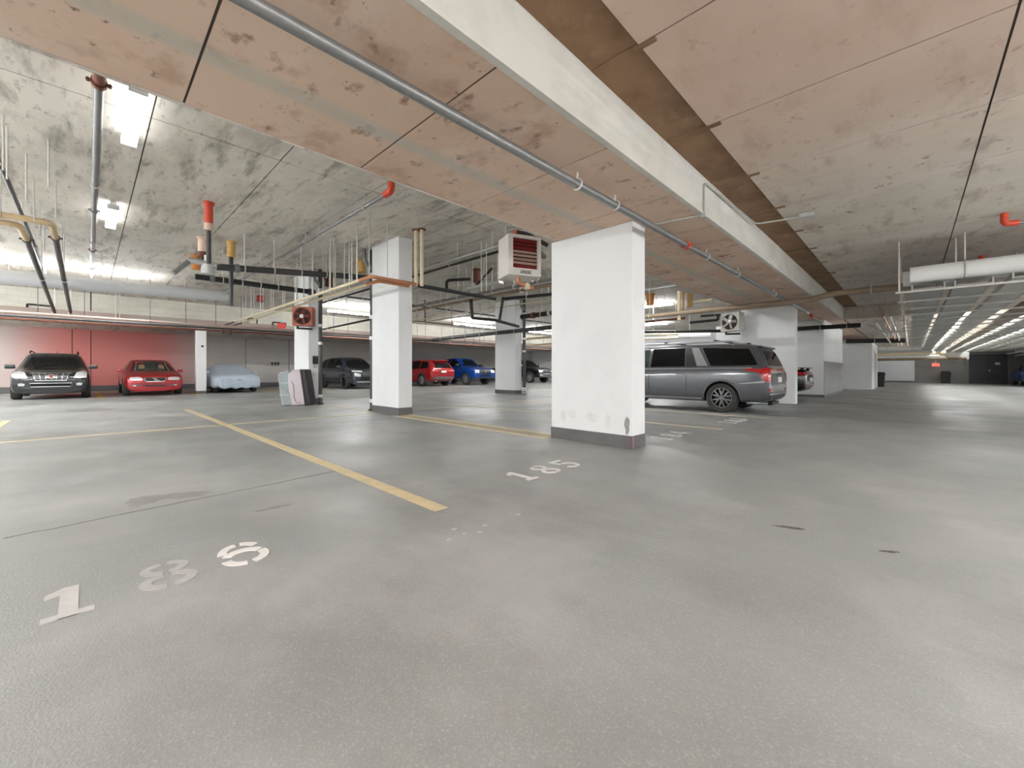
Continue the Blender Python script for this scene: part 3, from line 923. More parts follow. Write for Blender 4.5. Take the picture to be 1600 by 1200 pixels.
# --- standpipes beside the pillars
def standpipe(label, p, top, r=0.058, striped=False):
    t = thing('standpipe', label, 'pipe', (p.x, p.y, 0))
    MB().tube([(0, 0, 0.0), (0, 0, top)], r, 14).build('run', M['dark_pipe'], t, True)
    for z in (0.26, 1.9, 2.45):
        MB().tube([(0, 0, z - 0.045), (0, 0, z + 0.045)], r * 1.25, 14).build('band', M['white_pvc'], t, True)
    MB().lathe([(r * 1.7, 0), (r * 1.7, 0.03), (r, 0.05)], 14).build('foot', M['black_iron'], t)
    if striped:
        for z in (0.06, 0.17):
            MB().tube([(0, 0, z - 0.03), (0, 0, z + 0.03)], r * 1.5, 14).build('band', M['white_pvc'], t, True)
    MB().tube(bend([(0.0, 0, top - 0.5), (0.0, -0.22, top - 0.3), (0.0, -0.22, top)], 0.1), r * 0.9, 12).build('offset', M['steel_pipe'], t, True)
    MB().tube([(0, 0, top - 0.75), (0, 0, top - 0.6)], r * 1.35, 14).build('clamp', M['galvanised'], t, True)
    return t


standpipe('black standpipe against the left side of the second pillar', ony(581.5, 5.2), Z_B)
standpipe('black standpipe against the right side of the heater pillar', ony(500.5, 5.05), Z_B)
standpipe('black standpipe with banded foot beside the pillar before the pickup', ony(819, 13.4), Z_B, 0.07, True)

# --- runs crossing the middle of the left hall
pipe('black pipe between the two standpipes over the dark suv', [H(503, 515, 2.75), H(579, 499, 2.75)], 0.035, 'black_iron', hang=(0.15,), ztop=Z_B)
pipe('grey pipe crossing the hall behind the white heater, upper of a pair', [H(646, 480, 3.42), H(880, 433, 3.42)], 0.04, 'steel_pipe', hang=(0.12, 0.25, 0.38, 0.5, 0.62, 0.75, 0.88), ztop=Z_B, rods=((752, 378, 455, 4.2), (760, 380, 455, 4.2)))
pipe('brown pipe crossing the hall behind the white heater, lower of a pair', [H(640, 487, 3.4), H(880, 441, 3.4)], 0.055, 'brown_pipe', hang=(0.08, 0.2, 0.33, 0.45, 0.6, 0.8), ztop=Z_B)
pipe('thick grey pipe low across the hall in front of the blue pickup', [H(672, 531, 2.72), H(880, 509.5, 2.72)], 0.085, 'dark_pipe', hang=(0.12, 0.24, 0.35, 0.47, 0.6, 0.72, 0.85), ztop=Z_B)
pipe('black pipe continuing from the copper pipes towards the back', [(-8.0, 5.2, 2.97), (-8.0, 7.6, 2.97)], 0.045, 'black_iron', rods=((728, 418, 455, 4.2), (736, 422, 457, 4.2)))
t = pipe('short black pipe with a turned down end left of the heater', [H(735, 436, 3.7), H(698, 438, 3.7), H(698, 438, 3.7) + Vector((0, 0, -0.25))], 0.045, 'black_iron', b_=0.1)
pipe('short black pipe with a turned down end close to the heater', [H(768, 420, 3.75), H(745, 445, 3.55)], 0.035, 'black_iron')
pipe('black pipe stepping down before the bright strip light', [H(736, 470, 3.3), H(738, 497, 3.0), H(772, 500, 3.0), H(810, 510, 2.9)], 0.06, 'black_iron', b_=0.1, rods=((764, 468, 500, 4.2), (790, 470, 505, 4.2)))
pipe('thin pipe frame hanging before the block wall by the red car', [H(706, 478, 3.6), H(706, 508, 3.1), H(733, 508, 3.1)], 0.018, 'brown_pipe', b_=0.03)
pipe('thin black drop pipe at the left end of the run above the red suv', [H(664, 502, 3.25), (H(664, 502, 3.25).x, H(664, 502, 3.25).y, Z_B)], 0.022, 'black_iron')
pipe('thin brown pipe running right from the thin drop pipe', [H(662, 503, 3.25), H(735, 493, 3.25)], 0.02, 'brown_pipe')
pipe('dark pipe behind the heater running to the big pillar', [H(788, 467, 3.35), H(880, 458, 3.35)], 0.05, 'black_iron', hang=(0.4,), ztop=Z_B)
pipe('dark vertical pipe dropping beside the far pillar top', [H(786, 466, 3.35), H(780, 503, 2.9)], 0.05, 'black_iron')
pipe('orange brown pipe along the hall low behind the far pillar', [H(820, 530, 2.6), H(880, 525, 2.6)], 0.05, 'tan_pipe')
pipe('cream pipe along the hall lowest behind the far pillar', [H(820, 540, 2.35), H(880, 536, 2.35)], 0.045, 'cream_pipe')
pipe('dark pipe cluster lying over the far pillar top', [H(815, 495, 3.1), H(880, 487, 3.1)], 0.09, 'black_iron', coup=((0.3, 'rust_fitting'), (0.7, 'galvanised')))
t = thing('cable_channel', 'pale metal channel hanging left of the heater', 'cable tray')
p0, p1 = H(734, 453, 3.35), H(783, 443, 3.35)
dv = (p1 - p0)
mm = Matrix.Translation(p0) @ Matrix.Rotation(math.atan2(dv.y, dv.x), 4, 'Z')
MB().box(0, dv.length, -0.09, 0.09, 0, 0.07, mm).build('channel', M['galvanised'], t)
for f in (0.1, 0.9):
    q = p0.lerp(p1, f)
    MB().tube([(q.x, q.y, q.z), (q.x, q.y, Z_B)], 0.011, 6).build('hanger_rod', M['rod_zinc'], t)

for k, (y, z, mt, lab) in enumerate(((6.35, 3.82, 'galvanised', 'thin metal conduit crossing the ceiling behind the second pillar'),
                                  (9.3, 3.7, 'dark_pipe', 'dark conduit crossing the ceiling behind the heater'), (10.2, 3.3, 'cream_pipe', 'cream conduit crossing the hall behind the heater'))):
    pipe(lab, [(-6.4, y, z), (-19.0, y, z)], 0.02, mt, 'conduit', 'conduit', hang=[(j + 0.3 + 0.1 * k) / 10 for j in range(0, 10)], ztop=Z_B, n=8)
for k, (x, z, mt, lab) in enumerate(((-14.8, 3.75, 'dark_pipe', 'dark conduit along the hall between pillar rows, nearer of two'), (-16.2, 3.3, 'brown_pipe', 'brown conduit along the hall between pillar rows, farther of two'))):
    pipe(lab, [(x, 6.6, z), (x, 30.0, z)], 0.03, mt, 'conduit', 'conduit', hang=[(j + 0.3) / 12 for j in range(0, 12)], ztop=Z_B, n=8)
# --- between the big pillar and the minivan
pipe('thick beige pipe crossing above the minivan and the beam', [ony(985, 13.1, 497), ony(1268, 13.1, 468), ony(1300, 13.1, 459), ony(1425, 13.1, 446)], 0.075, 'brown_pipe', hang=(0.1, 0.3, 0.9), ztop=Z_A, b_=0.3, rods=((1015, 440, 490, 4.2), (1038, 450, 486, 4.2), (1080, 456, 484, 4.2)))
pipe('thin cream pipe over the minivan roof, upper of two', [ony(985, 19.0, 523), ony(1060, 19.0, 522)], 0.05, 'cream_pipe')
pipe('thin cream pipe over the minivan roof, lower of two', [ony(985, 19.0, 530), ony(1060, 19.0, 528)], 0.05, 'cream_pipe')
pipe('black pipe behind the minivan roof below the fan heater', [ony(985, 18.0, 519), ony(1140, 18.0, 517)], 0.06, 'black_iron')
pipe('black pipe with a turned down end left of the fan heater', [ony(1078, 16.5, 504), ony(1122, 16.5, 500), ony(1122, 16.5, 492)], 0.05, 'black_iron', b_=0.08)
pipe('black pipe feeding the fan heater from the left', [ony(1095, 16.0, 494), ony(1140, 16.0, 491)], 0.04, 'black_iron')
pipe('white fitting pipe at the right edge of the big pillar', [ony(1008, 17.5, 512), ony(1032, 17.5, 509)], 0.08, 'white_pvc')
pipe('brown pipe low between the big pillar and the minivan', [ony(985, 17.0, 505), ony(1070, 17.0, 497)], 0.05, 'rust_fitting')
pipe('cream pipe rising to the beam edge above the minivan', [ony(1061, 14.2, 500), ony(1061, 14.2, 455)], 0.06, 'cream_pipe')
pipe('copper pipe hanging beside the rising cream pipe', [ony(1067, 14.6, 486), ony(1067, 14.6, 456)], 0.03, 'copper')
pipe('thin zinc pipe hanging between copper pipe and pipe sleeve', [ony(1073, 14.6, 486), ony(1073, 14.6, 457)], 0.025, 'rod_zinc')
pipe('pale pipe at the beam edge right of the yellow pipe sleeve', [ony(1083, 15.0, 472), ony(1112, 15.0, 468)], 0.045, 'cream_pipe')
pipe('white duct lying behind the minivan roof', [ony(1045, 21.0, 524), ony(1112, 21.0, 523)], 0.16, 'white_pvc', 'duct', 'duct', n=18)

# --- under the wide beam
zm = 2.93
t = pipe('long steel sprinkler main slung under the wide concrete beam', [(-2.42, -3.5, zm), (-2.42, 16.4, zm)], 0.042, 'steel_pipe', 'sprinkler_pipe', ztop=False)
for x, y in ((903, 288), (958, 322), (1102, 401), (1152, 428), (1205, 460)):
    q = H(x, y, zm)
    hanger(t, (-2.42, q.y, zm), 0.042, Z_A, (0, 1, 0))
q = H(1065, 385, zm)
coupling(t, (-2.42, q.y, zm), (0, 1, 0), 0.045, 'red_fitting', 0.035, 'sprinkler_outlet')
p0, p1 = H(1012, 352, Z_A - 0.02), H(1104, 334, Z_A - 0.02)
p1.x = XA1 + 0.02
q1 = H(1181, 350, Z_C - 0.06)
q2 = H(1252, 339, Z_C - 0.06)
t = thing('conduit', 'thin metal conduit bent over the beam edge to a small junction box', 'conduit')
MB().tube(bend([(-2.66, p0.y, Z_A - 0.02), (XA1 - 0.03, p1.y, Z_A - 0.02)], 0.05), 0.011, 8).build('lower_run', M['galvanised'], t, True)
MB().tube(bend([(XA1 + 0.015, p1.y, Z_A - 0.05), (XA1 + 0.015, p1.y, Z_C - 0.06), q1, q2], 0.1), 0.013, 8).build('upper_run', M['galvanised'], t, True)
MB().bevbox(-0.03, 0.03, -0.03, 0.03, -0.03, 0.03, 0.006, Matrix.Translation((XA1 + 0.01, p1.y, Z_A - 0.03))).build('elbow_box', M['galvanised'], t)
MB().bevbox(-0.03, 0.16, -0.05, 0.05, -0.02, 0.05, 0.008, Matrix.Translation(q2) @ Matrix.Rotation(0.15, 4, 'Z')).build('junction_box', M['galvanised'], t)


def red_drop(label, x, y, ex, ey, z, ztop):
    a_, e_ = H(x, y, z), H(ex, ey, z)
    t_ = pipe(label, [a_, e_], 0.026, 'steel_pipe', 'sprinkler_pipe')
    d_ = (e_ - a_).normalized()
    MB().tube(bend([a_ + d_ * 0.1, a_ - d_ * 0.06, a_ - d_ * 0.06 + Vector((0, 0, ztop - z))], 0.06), 0.045, 12).build('elbow', M['red_fitting'], t_, True)
    return t_


red_drop('sprinkler pipe with a red elbow at the right edge, nearer of two', 1577, 349, 1640, 344, Z_C - 0.16, Z_C)
red_drop('sprinkler pipe with a red elbow at the right edge, farther of two', 1540, 411, 1640, 402, Z_C - 0.16, Z_C)
red_drop('short sprinkler drop with a red end near the white wall', 1268, 495, 1289, 507, Z_A - 0.1, Z_A)
pipe('black pipe across the top of the white core wall', [ony(1243, 19.8, 514), ony(1345, 19.8, 508)], 0.085, 'black_iron', hang=(0.4, 0.8), ztop=Z_A)
pipe('grey bent conduit between the black pipe and the cable trays', [ony(1356, 19.0, 508), ony(1378, 19.0, 519), ony(1415, 19.0, 518)], 0.03, 'galvanised', 'conduit', 'conduit')
pipe('black pipe in front of the white room along the aisle', [ony(1322, 29.6, 533), ony(1415, 29.6, 532)], 0.12, 'black_iron')

# --- services rack over the drive aisle: white pipes across its near end, trays running away
YT, ZT = 10.75, 2.56
for k in range(2):
    pipe(['thick white pipe across the near end of the cable trays, front one', 'thick white pipe across the near end of the cable trays, rear one'][k],
         [(-0.02 - 0.1 * k, YT + 0.05 + 0.36 * k, 2.84), (5.8, YT + 0.05 + 0.36 * k, 2.84)], 0.15, 'white_pvc', n=24, hang=(0.12, 0.6), ztop=Z_C)
trays = [(0.22, 0.42, 0, 'tray_grey', 'flat grey cable tray at the left edge of the rack'), (0.78, 0.44, 0, 'tray_grey', 'flat grey cable tray second from the left of the rack'),
         (1.42, 0.4, 0.04, 'tray_light', 'pale cable tray third from the left of the rack'), (2.0, 0.3, 0, 'brown_pipe', 'brown cable tray in the middle of the rack'),
         (2.62, 0.5, 0, 'tray_grey', 'wide grey cable tray right of the brown one'), (3.4, 0.5, 0.05, 'tray_light', 'wide pale cable tray right of the middle of the rack'),
         (4.15, 0.42, 0, 'tray_grey', 'grey cable tray near the right of the rack'), (4.75, 0.3, 0, 'tray_light', 'pale cable tray at the right edge of the rack')]
for x, w, dz, mt, lab in trays:
    t = thing('cable_tray', lab, 'cable tray', (x, YT, ZT + dz))
    Lg = YF - YT - 0.4
    MB().box(-w / 2, w / 2, 0, Lg, 0, 0.012).build('tray_floor', M[mt], t)
    for s in (-1, 1):
        MB().box(s * w / 2 - 0.012, s * w / 2 + 0.012, 0, Lg, -0.01, 0.09).build('side_rail', M[mt], t)
proto = None
for k in range(26):
    y = YT + 0.02 + 1.5 * k
    if proto is None:
        t = proto = thing('trapeze_hanger', 'strut hanger of the cable trays', 'hanger', (0, y, ZT - 0.045), 0, 'strut hangers under the cable trays')
        MB().box(-0.22, 5.1, -0.02, 0.02, 0, 0.035).build('strut', M['tray_light'], t)
        for x in (-0.17, 5.05):
            MB().tube([(x, 0, 0), (x, 0, Z_A - ZT + 0.045)], 0.012, 6).build('rod', M['rod_zinc'], t)
    else:
        t = copy_tree(proto)
        t.location.y = y
    if y < YX:
        for c in t.children:
            if c.name.startswith('rod'):
                c.scale.z = (Z_C - ZT + 0.045) / (Z_A - ZT + 0.045)
    t['label'] = ('strut hanger carrying the near end of the cable trays' if k == 0 else
                  'strut hanger at the far end of the cable trays by the exit sign' if k == 25 else ['second', 'third', 'fourth', 'fifth', 'sixth', 'seventh', 'eighth'][k - 1] + ' strut hanger from the near end of the cable trays' if k < 8 else
                  'strut hanger deep in the receding row under the cable trays')
for k, (x, z, r, mt, lab) in enumerate(((5.35, 2.35, 0.07, 'white_pvc', 'white pipe along the right of the cable trays'), (5.75, 2.2, 0.06, 'white_pvc', 'white pipe lowest at the right of the rack'),
                                       (6.1, 2.42, 0.08, 'galvanised', 'metal pipe highest at the right of the rack'), (-0.45, 2.62, 0.03, 'galvanised', 'thin metal conduit left of the cable trays'),
                                       (-0.62, 2.7, 0.025, 'copper', 'thin copper pipe left of the cable trays'), (-0.8, 2.55, 0.03, 'white_pvc', 'thin white pipe outermost left of the cable trays'))):
    pipe(lab, [(x, 14.0 + 0.7 * k, z), (x, YF - 0.3, z)], r, mt, hang=[j / 10 for j in range(1, 10)], ztop=Z_A)
for k, (y, z, r, mt, x0, x1, lab) in enumerate(((33.0, 2.35, 0.12, 'white_pvc', -1.4, 0.4, 'white pipe across the aisle over the white room door'), (36.0, 2.1, 0.1, 'cream_pipe', -2.1, 0.6, 'cream pipe across the aisle beyond the white room'),
                                              (38.5, 2.34, 0.14, 'galvanised', -2.1, 1.0, 'metal duct across the aisle beyond the cream pipe'), (41.0, 2.05, 0.1, 'white_pvc', -2.1, 1.4, 'white pipe across the aisle near its end'),
                                              (43.5, 2.3, 0.16, 'cream_pipe', -2.1, 1.8, 'thick cream pipe across the aisle near its end'), (46.5, 1.98, 0.12, 'brown_pipe', -2.1, 3.0, 'brown pipe across the aisle before the far wall'))):
    pipe(lab, [(x0, y, z), (x1, y, z)], r, mt, hang=(0.2, 0.8), ztop=Z_A)
t = thing('duct', 'low white rectangular duct across the aisle in front of the far wall', 'duct', (0, 47.6, 1.92))
MB().bevbox(-2.15, 3.2, -0.35, 0.35, 0, 0.55, 0.02).build('duct_body', M['white_pvc'], t)
for x in (-1.6, -0.4, 0.8, 2.0):
    MB().box(x - 0.03, x + 0.03, -0.37, 0.37, -0.02, 0.57).build('flange', M['galvanised'], t)
    MB().tube([(x, 0, 0.55), (x, 0, Z_A - 1.92)], 0.02, 6).build('hanger_rod', M['rod_zinc'], t)

# ================================================================== HEATERS, SIGNS AND SMALL THINGS
def text_mesh(body, size, depth, material, name):
    cu = bpy.data.curves.new(name, 'FONT')
    cu.body = body
    cu.size = size
    cu.extrude = depth
    cu.align_x = 'CENTER'
    cu.align_y = 'CENTER'
    o = bpy.data.objects.new('tmp_text', cu)
    COL.objects.link(o)
    me = bpy.data.meshes.new_from_object(o.evaluated_get(bpy.context.evaluated_depsgraph_get()))
    bpy.data.objects.remove(o)
    bpy.data.curves.remove(cu)
    me.materials.clear()
    me.materials.append(M[material])
    return me


def cam_pt(x, y, d):
    lat = d * (x - 800.0) / F_PX
    return Vector((lat * CT - d * ST, lat * ST + d * CT, CAM_H + (HORIZON - y) / F_PX * d))


mat('heater_white', S(226, 220, 214), 0.5, noise=0.03)
mat('heater_red', S(150, 34, 34), 0.5, noise=0.15)
mat('heater_pink', S(206, 168, 152), 0.5, noise=0.08)
mat('heater_top', S(196, 112, 88), 0.6, noise=0.08)
mat('heater_dark', S(52, 30, 26), 0.8)
q = cam_pt(794.5, 428, 7.0)
t = thing('unit_heater', 'white hanging unit heater with red louvres beside the big pillar', 'heater', q, math.radians(67.1))
w, d_, h = 0.62, 0.48, 0.70
MB().bevbox(0, w, 0.05, d_, 0, h, 0.012).build('housing', M['heater_white'], t)
MB().box(0.0, w, 0, 0.05, 0, 0.125).box(0, w, 0, 0.05, h - 0.06, h).box(0, 0.085, 0, 0.05, 0.125, h - 0.06).box(w - 0.06, w, 0, 0.05, 0.125, h - 0.06).build('front_frame', M['heater_white'], t)
MB().box(0.085, w - 0.06, 0.044, 0.052, 0.125, h - 0.06).build('opening', M['heater_dark'], t)
MB().box(0.01, w - 0.01, 0.01, d_ - 0.01, h, h + 0.006).build('top_plate', M['heater_top'], t)
for k in range(8):
    z = 0.14 + k * 0.064
    mm = Matrix.Translation((0, 0.03, z + 0.012)) @ Matrix.Rotation(math.radians(-32), 4, 'X')
    MB().box(0.088, w - 0.063, -0.028, 0.022, -0.004, 0.004, mm).build('louvre_slat', M['heater_red' if k in (0, 5, 6, 7) else 'heater_pink'], t)
    MB().box(w - 0.085, w - 0.066, -0.006, 0.02, z, z + 0.022).build('slat_clip', M['galvanised'], t)
npl = MB().bevbox(0.22, 0.43, -0.006, 0.0, 0.035, 0.09, 0.004).build('name_plate', M['text_dark'], t)
tx = link('lettering', text_mesh('REZNOR', 0.056, 0.001, 'plate_white', 'lettering'), npl)
tx.location = (0.325, -0.0072, 0.062)
tx.rotation_euler = (math.pi / 2, 0, 0)
for x in (0.05, w - 0.05):
    MB().tube([(x, 0.24, h), (x, 0.24, Z_B - q.z)], 0.011, 6).build('hanger_rod', M['rod_zinc'], t)
MB().tube([(0.22, 0.2, h), (0.22, 0.2, h + 0.12)], 0.035, 10).build('supply_stub', M['red_fitting'], t, True)
MB().tube(bend([(0.26, 0.2, 0.0), (0.26, 0.2, -0.08), (0.42, 0.2, -0.14), (0.56, 0.2, -0.16)], 0.05), 0.035, 10).build('return_pipe', M['copper'], t, True)
MB().lathe([(0, -0.06), (0.05, -0.05), (0.055, 0.03), (0.03, 0.06), (0, 0.06)], 10, Matrix.Translation((0.44, 0.2, -0.14))).build('valve', M['cream_pipe'], t, True)
MB().tube([(w, 0.3, 0.62), (w + 0.3, 0.45, 0.5)], 0.05, 10).tube([(w, 0.3, 0.25), (w + 0.3, 0.45, 0.2)], 0.04, 10).build('pillar_bracket', M['steel_pipe'], t)
MB().tube(bend([(0.25, 0.2, h + 0.1), (0.45, 0.22, h + 0.1), (0.9, 0.3, h - 0.02)], 0.06), 0.04, 10).build('supply_pipe', M['dark_pipe'], t, True)


def fan_heater(label, p, rz, s, body, fan):
    """square casing seen from its fan side (fan faces local -y)"""
    t = thing('fan_heater', label, 'heater', p, rz)
    MB().bevbox(-s / 2, s / 2, 0, s * 0.55, -s / 2, s / 2, 0.012).build('casing', M[body], t)
    MB().lathe([(s * 0.46, -0.02), (s * 0.46, 0.0), (s * 0.40, 0.0), (s * 0.40, -0.02)], 24, Matrix.Rotation(math.pi / 2, 4, 'X'), True).build('fan_ring', M[fan], t, True)
    MB().lathe([(0.0, 0.0), (s * 0.41, 0.0), (s * 0.41, 0.004), (0, 0.004)], 24, Matrix.Rotation(math.pi / 2, 4, 'X')).build('fan_recess', M['heater_dark'], t)
    for k in range(5):
        mm = Matrix.Rotation(k * 2 * math.pi / 5, 4, 'Y') @ Matrix.Translation((s * 0.22, -0.02, 0)) @ Matrix.Rotation(0.5, 4, 'X')
        MB().bevbox(-s * 0.16, s * 0.16, -0.004, 0.004, -s * 0.09, s * 0.09, 0.003, mm).build('fan_blade', M[fan], t)
    MB().lathe([(0, 0.06), (s * 0.1, 0.05), (s * 0.12, 0.0)], 14, Matrix.Rotation(math.pi / 2, 4, 'X')).build('motor', M['galvanised'], t, True)
    MB().tube([(-s * 0.3, s * 0.2, -s * 0.5), (-s * 0.3, s * 0.2, -s * 0.62), (s * 0.45, s * 0.2, -s * 0.66)], 0.03, 8).build('drain', M['black_iron'], t)
    return t


mat('rust_case', S(176, 106, 88), 0.7, noise=0.2, nscale=12)
mat('rust_fan', S(112, 48, 36), 0.7, noise=0.25, nscale=18)
mat('pale_case', S(206, 204, 196), 0.5, noise=0.05)
q = ony(472, 4.42, 494)
t = fan_heater('rusty red square fan heater fixed high on the third pillar', q, math.radians(52), 0.56, 'rust_case', 'rust_fan')
MB().box(-0.05, 0.05, 0.25, 0.42, -0.05, 0.05).build('bracket', M['black_iron'], t)
q = ony(1140, 14.5, 503)
t = fan_heater('pale fan heater beside the pillar behind the minivan', q, math.radians(-12), 0.6, 'pale_case', 'galvanised')
for x in (-0.2, 0.2):
    MB().tube([(x, 0.17, 0.3), (x, 0.17, (Z_B if q.x < XA0 else Z_A) - q.z)], 0.011, 6).build('hanger_rod', M['rod_zinc'], t)

# electrical bits
t = thing('card_reader', 'small black card reader box on the third pillar', 'card reader', ony(492, 4.85, 562), 0)
q = onx(492.5, -13.655, 562)
t.location = q
MB().bevbox(0, 0.05, -0.08, 0.08, -0.14, 0.12, 0.01).build('case', M['plastic_black'], t)
MB().bevbox(0, 0.03, -0.05, 0.05, -0.26, -0.16, 0.006).build('lower_box', M['galvanised'], t)
mat('sign_red', S(206, 70, 66), 0.5)
mat('sign_glow', S(230, 60, 50), 0.5, emit=(1.0, 0.12, 0.08, 1), strength=0.9, noise=0)
mat('alarm_red', S(168, 34, 34), 0.5)
q = onx(407, -18.6, 467)
t = thing('fire_alarm', 'dark red fire alarm box hanging high before the block wall', 'alarm', q)
MB().bevbox(-0.06, 0.06, -0.12, 0.12, -0.13, 0.13, 0.015).build('case', M['alarm_red'], t)
MB().box(-0.02, 0.02, -0.02, 0.02, 0.13, Z_B - q.z).build('stem', M['galvanised'], t)
MB().lathe([(0.09, 0), (0.09, 0.03), (0.05, 0.05), (0, 0.05)], 16, Matrix.Translation((0.06, 0, 0)) @ Matrix.Rotation(math.pi / 2, 4, 'Y')).build('bell', M['sign_red'], t, True)
q = onx(440, -23.5, 509)
t = thing('exit_sign', 'red exit sign hanging above the bays left of the third pillar', 'sign', q, math.radians(-20))
MB().bevbox(-0.03, 0.03, -0.19, 0.19, -0.14, 0.14, 0.008).build('case', M['sign_red'], t)
MB().box(-0.015, 0.015, -0.015, 0.015, 0.14, Z_B - q.z).build('stem', M['galvanised'], t)
q = ony(1462, 48.9, 570)
t = thing('exit_sign', 'lit red exit sign in front of the far wall', 'sign', q)
MB().bevbox(-0.22, 0.22, -0.05, 0.05, -0.12, 0.12, 0.015).build('case', M['sign_glow'], t)
tx = link('lettering', text_mesh('EXIT', 0.18, 0.004, 'plate_white', 'lettering'), t)
tx.location = (0, -0.06, 0)
tx.rotation_euler = (math.pi / 2, 0, 0)
MB().box(-0.03, 0.03, -0.02, 0.02, 0.12, Z_A - q.z).build('stem', M['galvanised'], t)
q = onx(316, -23.295, 541)
t = thing('security_camera', 'tiny black camera on the slim white post', 'camera', q)
MB().lathe([(0.05, 0), (0.05, 0.05), (0.03, 0.08), (0, 0.08)], 12, Matrix.Rotation(math.pi / 2, 4, 'Y')).build('housing', M['plastic_black'], t, True)
MB().lathe([(0, 0.085), (0.02, 0.085), (0.02, 0.08)], 10, Matrix.Rotation(math.pi / 2, 4, 'Y')).build('lens', M['glass_dark'], t)
for k, x in enumerate((425, 430, 434.5)):
    q = onx(x, XL, 569)
    t = thing('wall_hook', ['black wall hook left of three behind the covered car', 'black wall hook in the middle of three behind the covered car', 'black wall hook right of three behind the covered car'][k], 'hook', q)
    MB().bevbox(0, 0.03, -0.06, 0.06, 0.0, 0.12, 0.005).build('plate', M['plastic_black'], t)
    MB().tube(bend([(0.02, 0, 0.02), (0.12, 0, -0.06), (0.12, 0, -0.1), (0.16, 0, -0.02)], 0.03), 0.02, 8).build('prong', M['plastic_black'], t, True)

# box stood on end against the third pillar
mat('box_grey', S(150, 160, 161), 0.6, noise=0.05)
mat('box_grey_light', S(172, 182, 183), 0.6, noise=0.04)
mat('box_pink', S(196, 184, 190), 0.55, noise=0.04)
mat('box_pink_light', S(212, 204, 208), 0.55, noise=0.03)
mat('box_dark', S(58, 50, 54), 0.6, noise=0.1)
q = floor_pt(434, 634)
t = thing('cargo_box', 'grey and pale pink moulded box with dark base stood on end by the third pillar', 'box', q + Vector((0.0, 0.0, 0)), YAW)
front = Matrix.Rotation(math.pi / 2, 4, 'X')        # prism z -> -y


def slab(poly, y0, y1, name, material, parent, bev=0.025):
    bm = bmesh.new()
    vs = [bm.verts.new((x, y0, z)) for x, z in poly]
    f = bm.faces.new(vs)
    g = bmesh.ops.extrude_face_region(bm, geom=[f])
    for v in [e for e in g['geom'] if isinstance(e, bmesh.types.BMVert)]:
        v.co.y = y1
    bmesh.ops.recalc_face_normals(bm, faces=bm.faces)
    bmesh.ops.bevel(bm, geom=list(bm.edges), offset=bev, segments=3, profile=0.5, affect='EDGES')
    me = bpy.data.meshes.new(name)
    bm.to_mesh(me)
    bm.free()
    me.materials.append(M[material])
    me.shade_smooth()
    return link(name, me, parent)


g_ = slab([(0.0, 0.90), (0.06, 0.97), (0.33, 1.03), (0.33, 0.5), (0.41, 0.02), (0.12, 0.0), (0.06, 0.4)], 0.05, 0.46, 'grey_shell', 'box_grey', t)
for z0, z1 in ((0.66, 0.70), (0.30, 0.33)):
    MB().box(0.03, 0.33, 0.03, 0.06, z0, z1).build('rib', M['box_grey_light'], g_)
MB().tube([(0.08, 0.045, 0.6), (0.3, 0.045, 0.33)], 0.012, 6).tube([(0.1, 0.045, 0.27), (0.32, 0.045, 0.36)], 0.012, 6).build('brace', M['box_grey_light'], g_)
MB().tube([(0.0, 0.045, 0.9), (0.06, 0.045, 0.97), (0.3, 0.045, 1.03)], 0.018, 8).tube([(0.0, 0.045, 0.9), (0.06, 0.045, 0.4), (0.12, 0.045, 0.02)], 0.014, 8).build('rim', M['box_pink_light'], g_)
p_ = slab([(0.29, 0.94), (0.44, 1.07), (0.65, 1.09), (0.79, 0.02), (0.41, 0.0), (0.31, 0.5)], 0.0, 0.5, 'pale_lid', 'box_pink', t, 0.03)
MB().tube(bend([(0.40, 0.0, 0.72), (0.47, 0.0, 0.62), (0.49, 0.0, 0.25), (0.55, 0.0, 0.08), (0.70, 0.0, 0.07)], 0.1), 0.008, 6).build('moulded_line', M['box_dark'], p_)
MB().tube([(0.64, 0.0, 1.08), (0.79, 0.0, 0.03)], 0.015, 6).build('edge_strip', M['box_pink_light'], p_)
slab([(0.655, 1.09), (0.78, 1.085), (0.86, 0.62), (0.94, 0.02), (0.79, 0.0)], 0.04, 0.44, 'dark_base', 'box_dark', t, 0.015)


def bin_(label, q, s):
    t = thing('waste_bin', label, 'bin', q)
    MB().lathe([(0.26 * s, 0.0), (0.3 * s, 0.62 * s), (0.34 * s, 0.62 * s), (0.34 * s, 0.68 * s), (0.27 * s, 0.68 * s), (0.24 * s, 0.1), (0.0, 0.1)], 4, Matrix.Rotation(math.pi / 4, 4, 'Z')).build('tub', M['plastic_black'], t)
    MB().box(-0.2 * s, 0.2 * s, 0.2 * s, 0.26 * s, 0.68 * s, 0.76 * s).build('handle', M['plastic_black'], t)
    return t


bin_('black bin at the corner of the white room in the aisle', ony(1374, 35.6), 1.25)
bin_('black bin against the far wall below the exit sign', ony(1478, 49.3), 1.3)

# ================================================================== CARS
def paint(name, color, rough=0.28, metal=0.3, coat=0.8):
    return mat(name, color, rough, metal, coat=coat, noise=0.02)


paint('paint_graphite', S(86, 88, 93), 0.3, 0.35)
paint('paint_black', S(22, 27, 32), 0.22, 0.2)
paint('paint_red', S(164, 30, 38), 0.28, 0.25)
paint('paint_redsuv', S(160, 16, 26), 0.28, 0.2)
paint('paint_blue', S(12, 78, 170), 0.26, 0.3)
paint('paint_navy', S(54, 60, 70), 0.25, 0.3)
paint('paint_jet', S(28, 28, 30), 0.25, 0.3)
mat('silver_trim', S(168, 169, 172), 0.3, 0.5)
mat('cladding', S(92, 92, 94), 0.55)
mat('cladding_dark', S(48, 48, 49), 0.6)
mat('liner', S(14, 14, 14), 0.9)
mat('seat_tan', S(140, 112, 88), 0.8)


